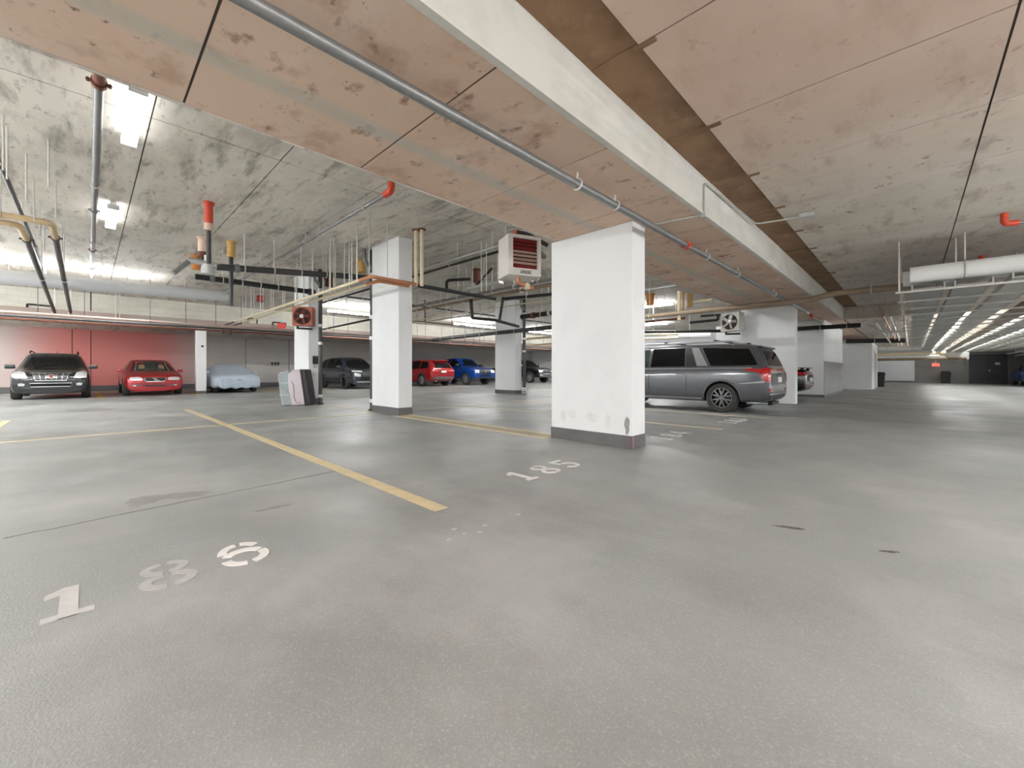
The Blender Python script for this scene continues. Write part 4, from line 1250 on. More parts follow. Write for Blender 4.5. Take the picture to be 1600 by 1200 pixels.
def body_mesh(st, wheels, name, material, sub=2, arch=1.12):
    """lofted shell with wheel openings cut out; st rows: x, z bottom, z belt, z top, half width, half width at the top"""
    vs, fs = [], []
    n = 16
    for x, zb, zl, zt, w, wt in st:
        half = [(0, zb), (w * 0.8, zb), (w * 0.95, zb + 0.07), (w * 0.99, zb + 0.24 * min(1, (zl - zb) / 0.6)), (w, zl - 0.16 * min(1, (zl - zb) / 0.6)), (w * 0.975, zl),
                (wt, zt - 0.06), (wt * 0.84, zt - 0.008), (0, zt)]
        ring = half + [(-y, z) for y, z in half[-2:0:-1]]
        vs += [(x, y, z) for y, z in ring]
    for i in range(len(st) - 1):
        for k in range(n):
            fs.append((i * n + k, i * n + (k + 1) % n, (i + 1) * n + (k + 1) % n, (i + 1) * n + k))
    for base in (0, (len(st) - 1) * n):
        # end caps as quads bridging left and right
        for k in range(1, 8):
            a, b_ = base + k, base + k + 1
            c, d = base + (n - k - 1) % n, base + (n - k) % n
            if k == 7:
                fs.append((base + 7, base + 8, base + 9))
            else:
                fs.append((a, b_, c, d))
        fs.append((base + 0, base + 1, base + 15))
    me = bpy.data.meshes.new(name)
    me.from_pydata(vs, [], fs)
    bm = bmesh.new()
    bm.from_mesh(me)
    bmesh.ops.recalc_face_normals(bm, faces=bm.faces)
    bm.to_mesh(me)
    bm.free()
    me.materials.append(M[material])
    me.materials.append(M['liner'])
    o = bpy.data.objects.new('tmp_body', me)
    COL.objects.link(o)
    s = o.modifiers.new('s', 'SUBSURF')
    s.levels = s.render_levels = sub
    tmp = []
    for (wx, R, ww, track) in wheels:
        for sd in (-1, 1):
            cm = MB().lathe([(R * arch, 0), (R * arch, ww * 2.3)], 32, Matrix.Translation((wx, sd * (track + ww * 0.75), R)) @ Matrix.Rotation(sd * math.pi / 2, 4, 'X')).mesh('c', M['liner'])
            c = bpy.data.objects.new('tmp_cut', cm)
            COL.objects.link(c)
            tmp.append(c)
            bo = o.modifiers.new('b', 'BOOLEAN')
            bo.operation = 'DIFFERENCE'
            bo.object = c
            bo.solver = 'EXACT'
            bo.material_mode = 'TRANSFER'
    dg = bpy.context.evaluated_depsgraph_get()
    out = bpy.data.meshes.new_from_object(o.evaluated_get(dg))
    out.name = name
    solid = o.modifiers
    for b_ in [m_ for m_ in o.modifiers if m_.type == 'BOOLEAN']:
        o.modifiers.remove(b_)
    dg.update()
    full = bpy.data.meshes.new_from_object(o.evaluated_get(bpy.context.evaluated_depsgraph_get()))
    bm = bmesh.new()
    bm.from_mesh(full)
    bvh = BVHTree.FromBMesh(bm)
    bm.free()
    bpy.data.meshes.remove(full)
    bpy.data.objects.remove(o)
    for c in tmp:
        bpy.data.objects.remove(c)
    out.shade_smooth()
    try:
        out.set_sharp_from_angle(angle=math.radians(50))
    except Exception:
        pass
    return out, bvh


AX = {'left': (Vector((0, 1, 0)), lambda a, b_: Vector((a, 3, b_))), 'right': (Vector((0, -1, 0)), lambda a, b_: Vector((a, -3, b_))),
      'front': (Vector((1, 0, 0)), lambda a, b_: Vector((5, a, b_))), 'rear': (Vector((-1, 0, 0)), lambda a, b_: Vector((-5, a, b_))),
      'top': (Vector((0, 0, 1)), lambda a, b_: Vector((a, b_, 4)))}


def patch(bvh, poly, side, name, material, parent, off=0.008, cuts=3):
    """a thin piece of the outline poly laid on the body from one side"""
    out, org = AX[side]
    bm = bmesh.new()
    vs = [bm.verts.new((a, b_, 0)) for a, b_ in poly]
    bm.faces.new(vs)
    bmesh.ops.triangulate(bm, faces=list(bm.faces))
    bmesh.ops.subdivide_edges(bm, edges=list(bm.edges), cuts=cuts, use_grid_fill=True)
    front = []
    for v in bm.verts:
        o_ = org(v.co.x, v.co.y)
        hit, nrm, idx, dist = bvh.ray_cast(o_, -out)
        if hit is None:
            hit, nrm, idx, dist = bvh.find_nearest(o_ - out * 2.2)
        front.append(hit + out * off * 0.5 + nrm * off * 0.5)
    for v, p in zip(bm.verts, front):
        v.co = p
    bmesh.ops.recalc_face_normals(bm, faces=bm.faces)
    be = [e for e in bm.edges if e.is_boundary]
    g = bmesh.ops.extrude_edge_only(bm, edges=be)
    for v in [e for e in g['geom'] if isinstance(e, bmesh.types.BMVert)]:
        v.co -= out * (off * 2.2)
    bmesh.ops.recalc_face_normals(bm, faces=bm.faces)
    me = bpy.data.meshes.new(name)
    bm.to_mesh(me)
    bm.free()
    me.materials.append(M[material])
    me.shade_smooth()
    try:
        me.set_sharp_from_angle(angle=math.radians(40))
    except Exception:
        pass
    return link(name, me, parent)


def both(bvh, poly, name, material, parent, off=0.008):
    return [patch(bvh, poly, s, name, material, parent, off) for s in ('left', 'right')]


def mirror(poly):
    return [(-a, b_) for a, b_ in poly]


def ends(bvh, poly, side, name, material, parent, off=0.01):
    return [patch(bvh, q, side, name, material, parent, off) for q in (poly, mirror(poly))]


WH = {}


def wheel_meshes(R, w, spokes, rim_mat, key):
    if key in WH:
        return WH[key]
    mx = Matrix.Rotation(-math.pi / 2, 4, 'X')       # axis z -> +y (outward for the left side)
    ri = R * 0.68
    ty = MB().lathe([(ri, -w / 2), (R * 0.93, -w / 2), (R * 0.985, -w * 0.38), (R, -w * 0.2), (R, w * 0.2), (R * 0.985, w * 0.38), (R * 0.93, w / 2), (ri * 1.02, w / 2), (ri, w * 0.42), (ri, -w / 2)], 40, mx).mesh('tyre', M['tyre'], True)
    rb = MB().lathe([(ri, -w * 0.4), (ri, w * 0.44), (ri * 0.94, w * 0.44), (ri * 0.9, w * 0.1), (ri * 0.88, -w * 0.1), (0.0, -w * 0.1)], 36, mx).mesh('rim', M['liner' if spokes else rim_mat], True)
    sp = MB()
    for k in range(spokes):
        a = k * 2 * math.pi / spokes
        mm = mx @ Matrix.Rotation(a, 4, 'Z')
        for s in (-1, 1):
            m2 = mm @ Matrix.Translation((0, s * ri * 0.10, w * 0.28 + 0.0009 * (2 * k + (s > 0)))) @ Matrix.Rotation(s * 0.16, 4, 'Z') @ Matrix.Rotation(0.06, 4, 'Y')
            sp.bevbox(ri * 0.12, ri * 0.93, -ri * 0.075, ri * 0.075, -0.02, 0.02, 0.006, m2)
    sp.lathe([(ri * 0.98, w * 0.36), (ri * 0.98, w * 0.45), (ri * 0.91, w * 0.45), (ri * 0.91, w * 0.36)], 36, mx, True)
    sp.lathe([(ri * 0.26, w * 0.1), (ri * 0.24, w * 0.36), (ri * 0.14, w * 0.4), (0, w * 0.4)], 20, mx)
    sm = sp.mesh('spokes', M[rim_mat], True)
    WH[key] = (ty, rb, sm)
    return WH[key]


def add_wheels(t, wheels, spokes, rim_mat, key):
    for (wx, R, ww, track) in wheels:
        ty, rb, sm = wheel_meshes(R, ww, spokes, rim_mat, key)
        for s in (-1, 1):
            o = link('wheel', ty, t)
            o.location = (wx, s * track, R)
            o.rotation_euler = (0, 0, 0 if s > 0 else math.pi)
            link('rim', rb, o)
            link('spokes', sm, o)


def mirrors(t, x, y, z, material, s=1.0):
    for sd in (-1, 1):
        mb = MB().bevbox(-0.07 * s, 0.07 * s, -0.11 * s, 0.11 * s, -0.07 * s, 0.07 * s, 0.04 * s, Matrix.Translation((x, sd * (y + 0.11 * s), z)))
        mb.box(-0.03, 0.03, -0.1, 0.02, -0.06, -0.03, Matrix.Translation((x, sd * y, z)))
        mb.build('door_mirror', M[material], t, True)


def arches(bvh, t, wheels, material, k=1.22, inner=1.1):
    for (wx, R, ww, track) in wheels:
        for side in ('left', 'right'):
            po = [(wx + R * k * math.cos(a), max(0.28, R + R * k * math.sin(a))) for a in [math.radians(-12 + 204 * q / 20) for q in range(21)]]
            pi_ = [(wx + R * inner * math.cos(a), max(0.28, R + R * inner * math.sin(a))) for a in [math.radians(-12 + 204 * q / 20) for q in range(21)]]
            mb = MB()
            out, org = AX[side]
            pts = []
            for row in (po, pi_):
                for a_, b_ in row:
                    hit, nrm, i_, d_ = bvh.ray_cast(org(a_, b_), -out)
                    if hit is None:
                        hit = Vector((a_, out.y * (track + ww * 0.5), b_))
                    pts.append(hit + out * 0.014)
            n = len(po)
            back = [p - out * 0.04 for p in pts]
            fs = []
            for q in range(n - 1):
                fs += [(q, q + 1, n + q + 1, n + q), (q, q + 1, 2 * n + q + 1, 2 * n + q), (n + q, n + q + 1, 3 * n + q + 1, 3 * n + q)]
            mb.add(pts + back, fs).build('arch_trim', M[material], t, True)


# ------------------------------------------------------------------ grey minivan, seen from its rear left
def minivan():
    t = thing('minivan', 'dark grey minivan with roof rails parked beyond the big pillar', 'minivan', (-4.93, 11.95, 0), math.pi)
    wh = [(-1.53, 0.372, 0.24, 0.86), (1.56, 0.372, 0.24, 0.86)]
    st = [(-2.58, 0.50, 0.74, 0.82, 0.78, 0.70), (-2.56, 0.36, 0.98, 1.05, 0.90, 0.80), (-2.50, 0.30, 1.08, 1.22, 0.96, 0.80), (-2.36, 0.27, 1.11, 1.56, 0.985, 0.78), (-2.22, 0.26, 1.12, 1.72, 0.992, 0.76),
          (-1.7, 0.25, 1.12, 1.735, 0.995, 0.76), (-0.6, 0.24, 1.10, 1.755, 0.995, 0.78), (0.5, 0.24, 1.08, 1.75, 0.995, 0.78), (1.0, 0.24, 1.07, 1.68, 0.993, 0.76), (1.55, 0.24, 1.05, 1.32, 0.985, 0.76),
          (1.85, 0.25, 1.03, 1.12, 0.98, 0.84), (2.25, 0.27, 0.96, 1.03, 0.95, 0.80), (2.48, 0.30, 0.84, 0.9, 0.88, 0.74), (2.56, 0.36, 0.66, 0.72, 0.78, 0.64)]
    me, bvh = body_mesh(st, wh, 'body', 'paint_graphite')
    link('body', me, t)
    # side glass, broken by pillars and the bright quarter panel
    both(bvh, [(-2.32, 1.18), (-2.24, 1.34), (-2.10, 1.575), (-1.02, 1.64), (-1.28, 1.17)], 'quarter_window', 'glass_dark', t)
    both(bvh, [(-1.20, 1.17), (-0.92, 1.645), (-0.74, 1.65), (-0.94, 1.17)], 'silver_panel', 'silver_trim', t)
    both(bvh, [(-0.92, 1.15), (-0.73, 1.65), (-0.60, 1.65), (-0.66, 1.15)], 'dark_pillar', 'trim_black', t)
    both(bvh, [(-0.62, 1.16), (-0.57, 1.65), (0.32, 1.655), (0.32, 1.15)], 'door_window', 'glass_dark', t)
    both(bvh, [(0.40, 1.15), (0.40, 1.65), (0.95, 1.60), (1.42, 1.24), (1.42, 1.13)], 'door_window', 'glass_green', t)
    both(bvh, [(-2.2, 1.10), (-2.2, 1.125), (1.55, 1.10), (1.55, 1.075)], 'belt_trim', 'silver_trim', t, 0.012)
    both(bvh, [(-1.05, 0.30), (-1.05, 0.36), (1.1, 0.36), (1.1, 0.30)], 'sill_trim', 'silver_trim', t, 0.016)
    for x0 in (-0.68, 0.36):
        both(bvh, [(x0, 0.4), (x0, 1.08), (x0 + 0.012, 1.08), (x0 + 0.012, 0.4)], 'door_gap', 'liner', t, 0.003)
    both(bvh, [(-0.6, 1.0), (-0.4, 1.0), (-0.4, 0.955), (-0.6, 0.955)], 'door_handle', 'paint_graphite', t, 0.03)
    both(bvh, [(0.5, 0.99), (0.7, 0.99), (0.7, 0.945), (0.5, 0.945)], 'door_handle', 'paint_graphite', t, 0.03)
    both(bvh, [(-2.48, 0.78), (-2.44, 0.81), (-1.95, 0.735), (-1.95, 0.725), (-2.45, 0.76)], 'crease', 'silver_trim', t, 0.012)
    arches(bvh, t, wh, 'cladding', 1.24, 1.11)
    # rear end
    patch(bvh, [(-0.70, 1.17), (-0.60, 1.52), (0.60, 1.52), (0.70, 1.17)], 'rear', 'rear_window', 'glass_dark', t)
    ends(bvh, [(0.40, 1.03), (0.40, 1.10), (0.90, 1.12), (0.95, 1.05), (0.93, 0.78), (0.84, 0.78), (0.80, 1.0)], 'rear', 'tail_lamp', 'lamp_red', t, 0.014)
    both(bvh, [(-2.52, 0.80), (-2.50, 1.08), (-2.05, 1.10), (-2.08, 1.05), (-2.38, 1.0), (-2.44, 0.82)], 'tail_lamp', 'lamp_red', t, 0.016)
    patch(bvh, [(-0.42, 1.04), (-0.42, 1.08), (0.42, 1.08), (0.42, 1.04)], 'rear', 'light_bar', 'lamp_red', t, 0.012)
    patch(bvh, [(-0.74, 0.70), (-0.78, 0.98), (0.78, 0.98), (0.74, 0.70)], 'rear', 'tailgate_panel', 'trim_black', t, 0.008)
    pl = patch(bvh, [(-0.18, 0.76), (-0.18, 0.89), (0.18, 0.89), (0.18, 0.76)], 'rear', 'licence_plate', 'plate_white', t, 0.02)
    patch(bvh, [(-0.30, 0.72), (-0.30, 0.735), (0.30, 0.735), (0.30, 0.72)], 'rear', 'chrome_strip', 'chrome', t, 0.02)
    lg = link('badge', text_mesh('KIA', 0.13, 0.008, 'chrome', 'badge'), t)
    hit = bvh.ray_cast(Vector((-5, 0, 0.945)), Vector((1, 0, 0)))[0]
    lg.location = (hit.x - 0.03, 0, 0.945)
    lg.rotation_euler = (math.pi / 2, 0, -math.pi / 2)
    ends(bvh, [(0.62, 0.55), (0.62, 0.60), (0.88, 0.63), (0.88, 0.57)], 'rear', 'reflector', 'lamp_red', t, 0.012)
    patch(bvh, [(-0.80, 0.36), (-0.86, 0.52), (0.86, 0.52), (0.80, 0.36)], 'rear', 'bumper_skid', 'cladding_dark', t, 0.01)
    patch(bvh, [(-0.84, 0.47), (-0.86, 0.51), (0.86, 0.51), (0.84, 0.47)], 'rear', 'bumper_chrome', 'chrome', t, 0.022)
    MB().tube([(-2.0, 0.55, 0.26), (-2.45, 0.55, 0.26)], 0.045, 12).build('exhaust', M['chrome'], t, True)
    MB().box(-2.5, -1.9, -0.35, 0.35, 0.2, 0.28).build('tow_beam', M['trim_black'], t)
    MB().bevbox(-2.36, -2.04, -0.66, 0.66, 1.60, 1.645, 0.018).build('spoiler', M['trim_black'], t, True)
    for s in (-1, 1):
        MB().tube(bend([(-1.85, s * 0.66, 1.72), (-1.7, s * 0.66, 1.79), (0.75, s * 0.66, 1.80), (0.95, s * 0.66, 1.72)], 0.1), 0.024, 10).build('roof_rail', M['silver_trim'], t, True)
    for x in (-1.3, 0.0):
        MB().bevbox(x - 0.04, x + 0.04, -0.7, 0.7, 1.81, 1.84, 0.01).build('cross_bar', M['trim_black'], t)
    MB().bevbox(-1.95, -1.85, -0.02, 0.02, 1.72, 1.77, 0.01).build('antenna', M['trim_black'], t)
    ends(bvh, [(0.5, 0.72), (0.5, 0.82), (0.85, 0.86), (0.85, 0.74)], 'front', 'headlamp', 'lamp_clear', t)
    patch(bvh, [(-0.6, 1.15), (-0.58, 1.60), (0.58, 1.60), (0.6, 1.15)], 'front', 'windshield', 'glass_dark', t)
    mirrors(t, 1.42, 0.97, 1.12, 'paint_graphite')
    add_wheels(t, wh, 6, 'rim_van', 'van')
    for q in [c for c in t.children if c.name.startswith('wheel')]:
        MB().lathe([(0.0, -0.03), (0.17, -0.03), (0.17, -0.02), (0, -0.02)], 24, Matrix.Rotation(-math.pi / 2, 4, 'X')).build('brake_disc', M['rim_dark'], q)
    return t


# ------------------------------------------------------------------ generic family car used for the parked suvs and sedans
def parked(name, label, cat, loc, rz, scale, st, wh, pnt, glass, side_glass, rim, key, spokes=7):
    t = thing(name, label, cat, loc, rz)
    t.scale = (scale, scale, scale)
    me, bvh = body_mesh(st, wh, 'body', pnt)
    link('body', me, t)
    for k, po in enumerate(side_glass):
        both(bvh, po, 'side_window', glass, t)
    add_wheels(t, wh, spokes, rim, key)
    return t, bvh


SUV = [(-2.41, 0.52, 0.86, 0.94, 0.70, 0.60), (-2.38, 0.40, 0.98, 1.08, 0.85, 0.72), (-2.22, 0.30, 1.03, 1.36, 0.93, 0.68), (-1.95, 0.26, 1.04, 1.60, 0.945, 0.66), (-1.2, 0.24, 1.03, 1.66, 0.955, 0.68),
       (0.0, 0.23, 1.00, 1.68, 0.955, 0.68), (0.45, 0.23, 0.99, 1.63, 0.955, 0.67), (0.95, 0.23, 0.99, 1.32, 0.95, 0.70), (1.25, 0.23, 0.99, 1.10, 0.95, 0.80), (1.85, 0.25, 0.96, 1.03, 0.94, 0.82),
       (2.2, 0.22, 0.90, 0.97, 0.93, 0.80), (2.35, 0.19, 0.80, 0.88, 0.88, 0.78), (2.41, 0.20, 0.66, 0.74, 0.83, 0.72)]
SUV_GLASS = [[(-1.95, 1.12), (-1.75, 1.5), (-1.1, 1.55), (-1.1, 1.09)], [(-1.0, 1.09), (-1.0, 1.56), (-0.1, 1.57), (-0.1, 1.06)], [(0.0, 1.06), (0.0, 1.57), (0.35, 1.52), (0.95, 1.16), (0.95, 1.05)]]
SUV_WH = [(-1.38, 0.37, 0.24, 0.83), (1.43, 0.37, 0.24, 0.83)]

# --- black suv with an upright chrome grille, at the left
t, bvh = parked('suv', 'black suv with chrome grille facing out at the left edge', 'suv', (-24.95, -0.93, 0), 0, 1.06, SUV, SUV_WH, 'paint_black', 'glass_dark', SUV_GLASS, 'rim_silver', 'suv')
patch(bvh, [(-0.68, 1.08), (-0.50, 1.57), (0.50, 1.57), (0.68, 1.08)], 'front', 'windshield', 'glass_dark', t)
ends(bvh, [(0.56, 0.72), (0.52, 0.74), (0.60, 0.93), (0.78, 0.99), (0.86, 0.94), (0.84, 0.74)], 'front', 'headlamp', 'lamp_clear', t, 0.014)
gr = patch(bvh, [(-0.36, 0.66), (-0.46, 0.90), (0.46, 0.90), (0.36, 0.66)], 'front', 'grille', 'trim_black', t, 0.012)
patch(bvh, [(-0.49, 0.885), (-0.47, 0.915), (0.47, 0.915), (0.49, 0.885)], 'front', 'grille_chrome', 'chrome', gr, 0.02)
patch(bvh, [(-0.36, 0.64), (-0.37, 0.67), (0.37, 0.67), (0.36, 0.64)], 'front', 'grille_chrome', 'chrome', gr, 0.02)
for z in (0.72, 0.77, 0.82):
    patch(bvh, [(-0.40, z), (-0.40, z + 0.014), (0.40, z + 0.014), (0.40, z)], 'front', 'grille_bar', 'silver_trim', gr, 0.018, 1)
for y in (-0.42, -0.28, -0.14, 0.14, 0.28, 0.42):
    patch(bvh, [(y * 0.85 - 0.012, 0.67), (y - 0.012, 0.89), (y + 0.012, 0.89), (y * 0.85 + 0.012, 0.67)], 'front', 'grille_bar', 'chrome', gr, 0.02, 1)
em = patch(bvh, [(0.12 * math.cos(a), 0.78 + 0.075 * math.sin(a)) for a in [k * math.pi / 10 for k in range(20)]], 'front', 'emblem', 'chrome', t, 0.035)
patch(bvh, [(-0.045, 0.82), (0.045, 0.82), (0.04, 0.77), (0, 0.735), (-0.04, 0.77)], 'front', 'crest', 'paint_red', em, 0.045, 1)
lg = patch(bvh, [(-0.44, 0.44), (-0.47, 0.56), (0.47, 0.56), (0.44, 0.44)], 'front', 'lower_grille', 'liner', t, 0.01)
for po in ([(-0.45, 0.43), (-0.45, 0.455), (0.45, 0.455), (0.45, 0.43)], [(-0.48, 0.545), (-0.48, 0.57), (0.48, 0.57), (0.48, 0.545)]):
    patch(bvh, po, 'front', 'grille_chrome', 'chrome', lg, 0.018)
ends(bvh, [(0.60, 0.47), (0.58, 0.54), (0.66, 0.57), (0.74, 0.55), (0.72, 0.47)], 'front', 'fog_lamp', 'lamp_clear', t, 0.014)
patch(bvh, [(-0.7, 0.30), (-0.72, 0.36), (0.72, 0.36), (0.7, 0.30)], 'front', 'bumper_lip', 'cladding_dark', t, 0.016)
for s in (-1, 1):
    MB().tube(bend([(-1.7, s * 0.6, 1.63), (-1.55, s * 0.6, 1.71), (0.15, s * 0.6, 1.72), (0.3, s * 0.6, 1.64)], 0.1), 0.022, 8).build('roof_rail', M['trim_black'], t, True)
MB().tube([(-1.6, 0, 1.66), (-1.7, 0, 1.78)], 0.012, 6).build('antenna', M['trim_black'], t)
mirrors(t, 1.0, 0.9, 1.13, 'paint_black', 1.1)
MB().tube([(1.42, -0.45, 1.11), (1.2, 0.1, 1.2)], 0.01, 6).build('wiper', M['trim_black'], t)

# --- red sedan with a wide chrome grille and diagonal bar
SED = [(-2.40, 0.50, 0.80, 0.86, 0.70, 0.6), (-2.36, 0.36, 0.90, 0.98, 0.84, 0.72), (-2.15, 0.28, 0.95, 1.06, 0.91, 0.76), (-1.75, 0.24, 0.96, 1.12, 0.925, 0.74), (-1.25, 0.22, 0.96, 1.36, 0.93, 0.64),
       (-0.7, 0.21, 0.95, 1.47, 0.93, 0.62), (0.0, 0.20, 0.93, 1.49, 0.93, 0.63), (0.4, 0.20, 0.92, 1.42, 0.93, 0.64), (0.9, 0.20, 0.92, 1.14, 0.93, 0.70), (1.2, 0.20, 0.91, 0.98, 0.93, 0.80),
       (1.8, 0.22, 0.86, 0.92, 0.92, 0.80), (2.2, 0.20, 0.78, 0.84, 0.90, 0.76), (2.35, 0.17, 0.68, 0.75, 0.84, 0.72), (2.41, 0.18, 0.55, 0.62, 0.78, 0.66)]
SED_WH = [(-1.40, 0.335, 0.22, 0.81), (1.43, 0.335, 0.22, 0.81)]
SED_GLASS = [[(-1.5, 1.02), (-1.05, 1.36), (-0.7, 1.40), (-0.7, 1.01)], [(-0.62, 1.0), (-0.62, 1.40), (-0.05, 1.42), (-0.05, 0.99)], [(0.02, 0.98), (0.02, 1.42), (0.3, 1.38), (0.85, 1.06), (0.85, 0.97)]]
t, bvh = parked('sedan', 'dark red sedan with a diagonal bar across its chrome grille', 'sedan', (-25.35, 1.98, 0), 0, 1.05, SED, SED_WH, 'paint_red', 'glass_green', SED_GLASS, 'rim_silver', 'sed')
patch(bvh, [(-0.66, 0.985), (-0.50, 1.40), (0.50, 1.40), (0.66, 0.985)], 'front', 'windshield', 'glass_green', t)
for s in (-1, 1):
    patch(bvh, [(s * 0.22, 1.06), (s * 0.22, 1.22), (s * 0.30, 1.27), (s * 0.40, 1.22), (s * 0.42, 1.06)], 'front', 'headrest', 'seat_tan', t, 0.011)
    patch(bvh, [(s * 0.52, 0.99), (s * 0.44, 1.36), (s * 0.47, 1.36), (s * 0.56, 0.99)], 'front', 'pillar_reflection', 'silver_trim', t, 0.012)
ends(bvh, [(0.40, 0.62), (0.38, 0.70), (0.50, 0.745), (0.74, 0.73), (0.78, 0.66), (0.72, 0.61)], 'front', 'headlamp', 'lamp_clear', t, 0.014)
gr = patch(bvh, [(-0.25, 0.555), (-0.34, 0.62), (-0.33, 0.72), (0.33, 0.72), (0.34, 0.62), (0.25, 0.555)], 'front', 'grille', 'chrome', t, 0.016)
patch(bvh, [(-0.22, 0.575), (-0.30, 0.63), (-0.29, 0.70), (0.29, 0.70), (0.30, 0.63), (0.22, 0.575)], 'front', 'mesh', 'trim_black', gr, 0.024)
patch(bvh, [(0.10, 0.575), (0.16, 0.575), (-0.08, 0.70), (-0.14, 0.70)], 'front', 'diagonal_bar', 'chrome', gr, 0.034, 1)
patch(bvh, [(0.05 * math.cos(a), 0.638 + 0.05 * math.sin(a)) for a in [k * math.pi / 8 for k in range(16)]], 'front', 'emblem', 'chrome', gr, 0.044, 1)
patch(bvh, [(-0.30, 0.36), (-0.34, 0.43), (0.34, 0.43), (0.30, 0.36)], 'front', 'lower_grille', 'cladding_dark', t, 0.01)
ends(bvh, [(0.42, 0.38), (0.40, 0.43), (0.70, 0.45), (0.68, 0.39)], 'front', 'bumper_vent', 'cladding', t, 0.01)
ends(bvh, [(0.58, 0.385), (0.57, 0.43), (0.66, 0.44), (0.66, 0.39)], 'front', 'fog_lamp', 'lamp_clear', t, 0.018)
patch(bvh, [(-0.6, 0.47), (-0.62, 0.485), (0.62, 0.485), (0.6, 0.47)], 'front', 'bumper_line', 'cladding_dark', t, 0.008)
mirrors(t, 0.85, 0.87, 0.99, 'paint_red', 0.85)

# --- dark suv between the two standpipes
t, bvh = parked('suv', 'dark grey suv in the shadowed bay between two standpipes', 'suv', (-24.9, 11.25, 0), 0, 1.12, SUV, SUV_WH, 'paint_navy', 'glass_dark', SUV_GLASS, 'rim_dark', 'suv2')
patch(bvh, [(-0.68, 1.08), (-0.50, 1.57), (0.50, 1.57), (0.68, 1.08)], 'front', 'windshield', 'glass_dark', t)
ends(bvh, [(0.40, 0.86), (0.40, 0.91), (0.84, 0.94), (0.86, 0.87)], 'front', 'headlamp', 'lamp_clear', t, 0.014)
ends(bvh, [(0.52, 0.62), (0.50, 0.76), (0.80, 0.80), (0.82, 0.66)], 'front', 'headlamp', 'lamp_clear', t, 0.014)
gr = patch(bvh, [(-0.42, 0.60), (-0.46, 0.90), (0.46, 0.90), (0.42, 0.60)], 'front', 'grille', 'trim_black', t, 0.012)
for z in (0.66, 0.73, 0.80):
    patch(bvh, [(-0.43, z), (-0.43, z + 0.012), (0.43, z + 0.012), (0.43, z)], 'front', 'grille_bar', 'silver_trim', gr, 0.018, 1)
patch(bvh, [(-0.7, 0.33), (-0.74, 0.40), (0.74, 0.40), (0.7, 0.33)], 'front', 'bumper_chrome', 'silver_trim', t, 0.018)
patch(bvh, [(-0.5, 0.42), (-0.54, 0.54), (0.54, 0.54), (0.5, 0.42)], 'front', 'lower_grille', 'liner', t, 0.01)
arches(bvh, t, SUV_WH, 'cladding', 1.2, 1.1)
mirrors(t, 1.0, 0.9, 1.13, 'paint_navy', 1.1)

# --- red suv backed out towards the aisle
t, bvh = parked('suv', 'bright red suv showing its tail lights in the dark bay', 'suv', (-25.0, 16.55, 0), math.pi, 1.08, SUV, SUV_WH, 'paint_redsuv', 'glass_dark', SUV_GLASS, 'rim_silver', 'suv3', 5)
patch(bvh, [(-0.62, 1.12), (-0.52, 1.46), (0.52, 1.46), (0.62, 1.12)], 'rear', 'rear_window', 'glass_dark', t)
ends(bvh, [(0.40, 0.90), (0.40, 0.98), (0.84, 1.03), (0.84, 0.90)], 'rear', 'tail_lamp', 'lamp_red', t, 0.016)
ends(bvh, [(0.44, 0.935), (0.44, 0.955), (0.80, 0.985), (0.80, 0.96)], 'rear', 'reversing_lamp', 'lamp_clear', t, 0.022)
patch(bvh, [(-0.18, 0.84), (-0.18, 0.97), (0.18, 0.97), (0.18, 0.84)], 'rear', 'licence_plate', 'plate_white', t, 0.02)
patch(bvh, [(-0.72, 0.42), (-0.80, 0.60), (0.80, 0.60), (0.72, 0.42)], 'rear', 'bumper_cladding', 'cladding', t, 0.012)
MB().bevbox(-2.15, -1.85, -0.55, 0.55, 1.585, 1.625, 0.015).build('spoiler', M['paint_redsuv'], t, True)
for s in (-1, 1):
    MB().tube([(-2.0, s * 0.55, 0.33), (-2.4, s * 0.55, 0.33)], 0.05, 10).build('exhaust', M['chrome'], t, True)
    MB().box(-1.83, -1.80, s * 0.85 - 0.12, s * 0.85 + 0.1, 0.18, 0.55).build('mud_flap', M['cladding'], t)
arches(bvh, t, SUV_WH, 'cladding_dark', 1.2, 1.1)

# --- pickups
PIC = [(-2.92, 0.60, 1.00, 1.06, 0.90, 0.84), (-2.90, 0.46, 1.20, 1.26, 0.98, 0.92), (-2.6, 0.42, 1.24, 1.30, 1.0, 0.93), (-0.95, 0.42, 1.24, 1.32, 1.0, 0.93), (-0.85, 0.42, 1.24, 1.84, 1.0, 0.78), (-0.6, 0.42, 1.24, 1.93, 1.0, 0.76),
       (0.4, 0.42, 1.23, 1.96, 1.0, 0.77), (0.75, 0.42, 1.23, 1.88, 1.0, 0.76), (1.25, 0.42, 1.23, 1.42, 1.0, 0.82), (1.45, 0.42, 1.22, 1.32, 1.0, 0.90), (2.3, 0.42, 1.17, 1.26, 0.99, 0.90), (2.7, 0.43, 1.08, 1.17, 0.97, 0.88),
       (2.84, 0.44, 0.96, 1.05, 0.93, 0.86), (2.90, 0.46, 0.74, 0.82, 0.90, 0.80)]
PIC_WH = [(-1.80, 0.42, 0.28, 0.86), (1.86, 0.42, 0.28, 0.86)]
PIC_GLASS = [[(-0.8, 1.32), (-0.7, 1.80), (-0.02, 1.86), (-0.02, 1.31)], [(0.06, 1.31), (0.06, 1.86), (0.62, 1.82), (1.2, 1.40), (1.2, 1.29)]]


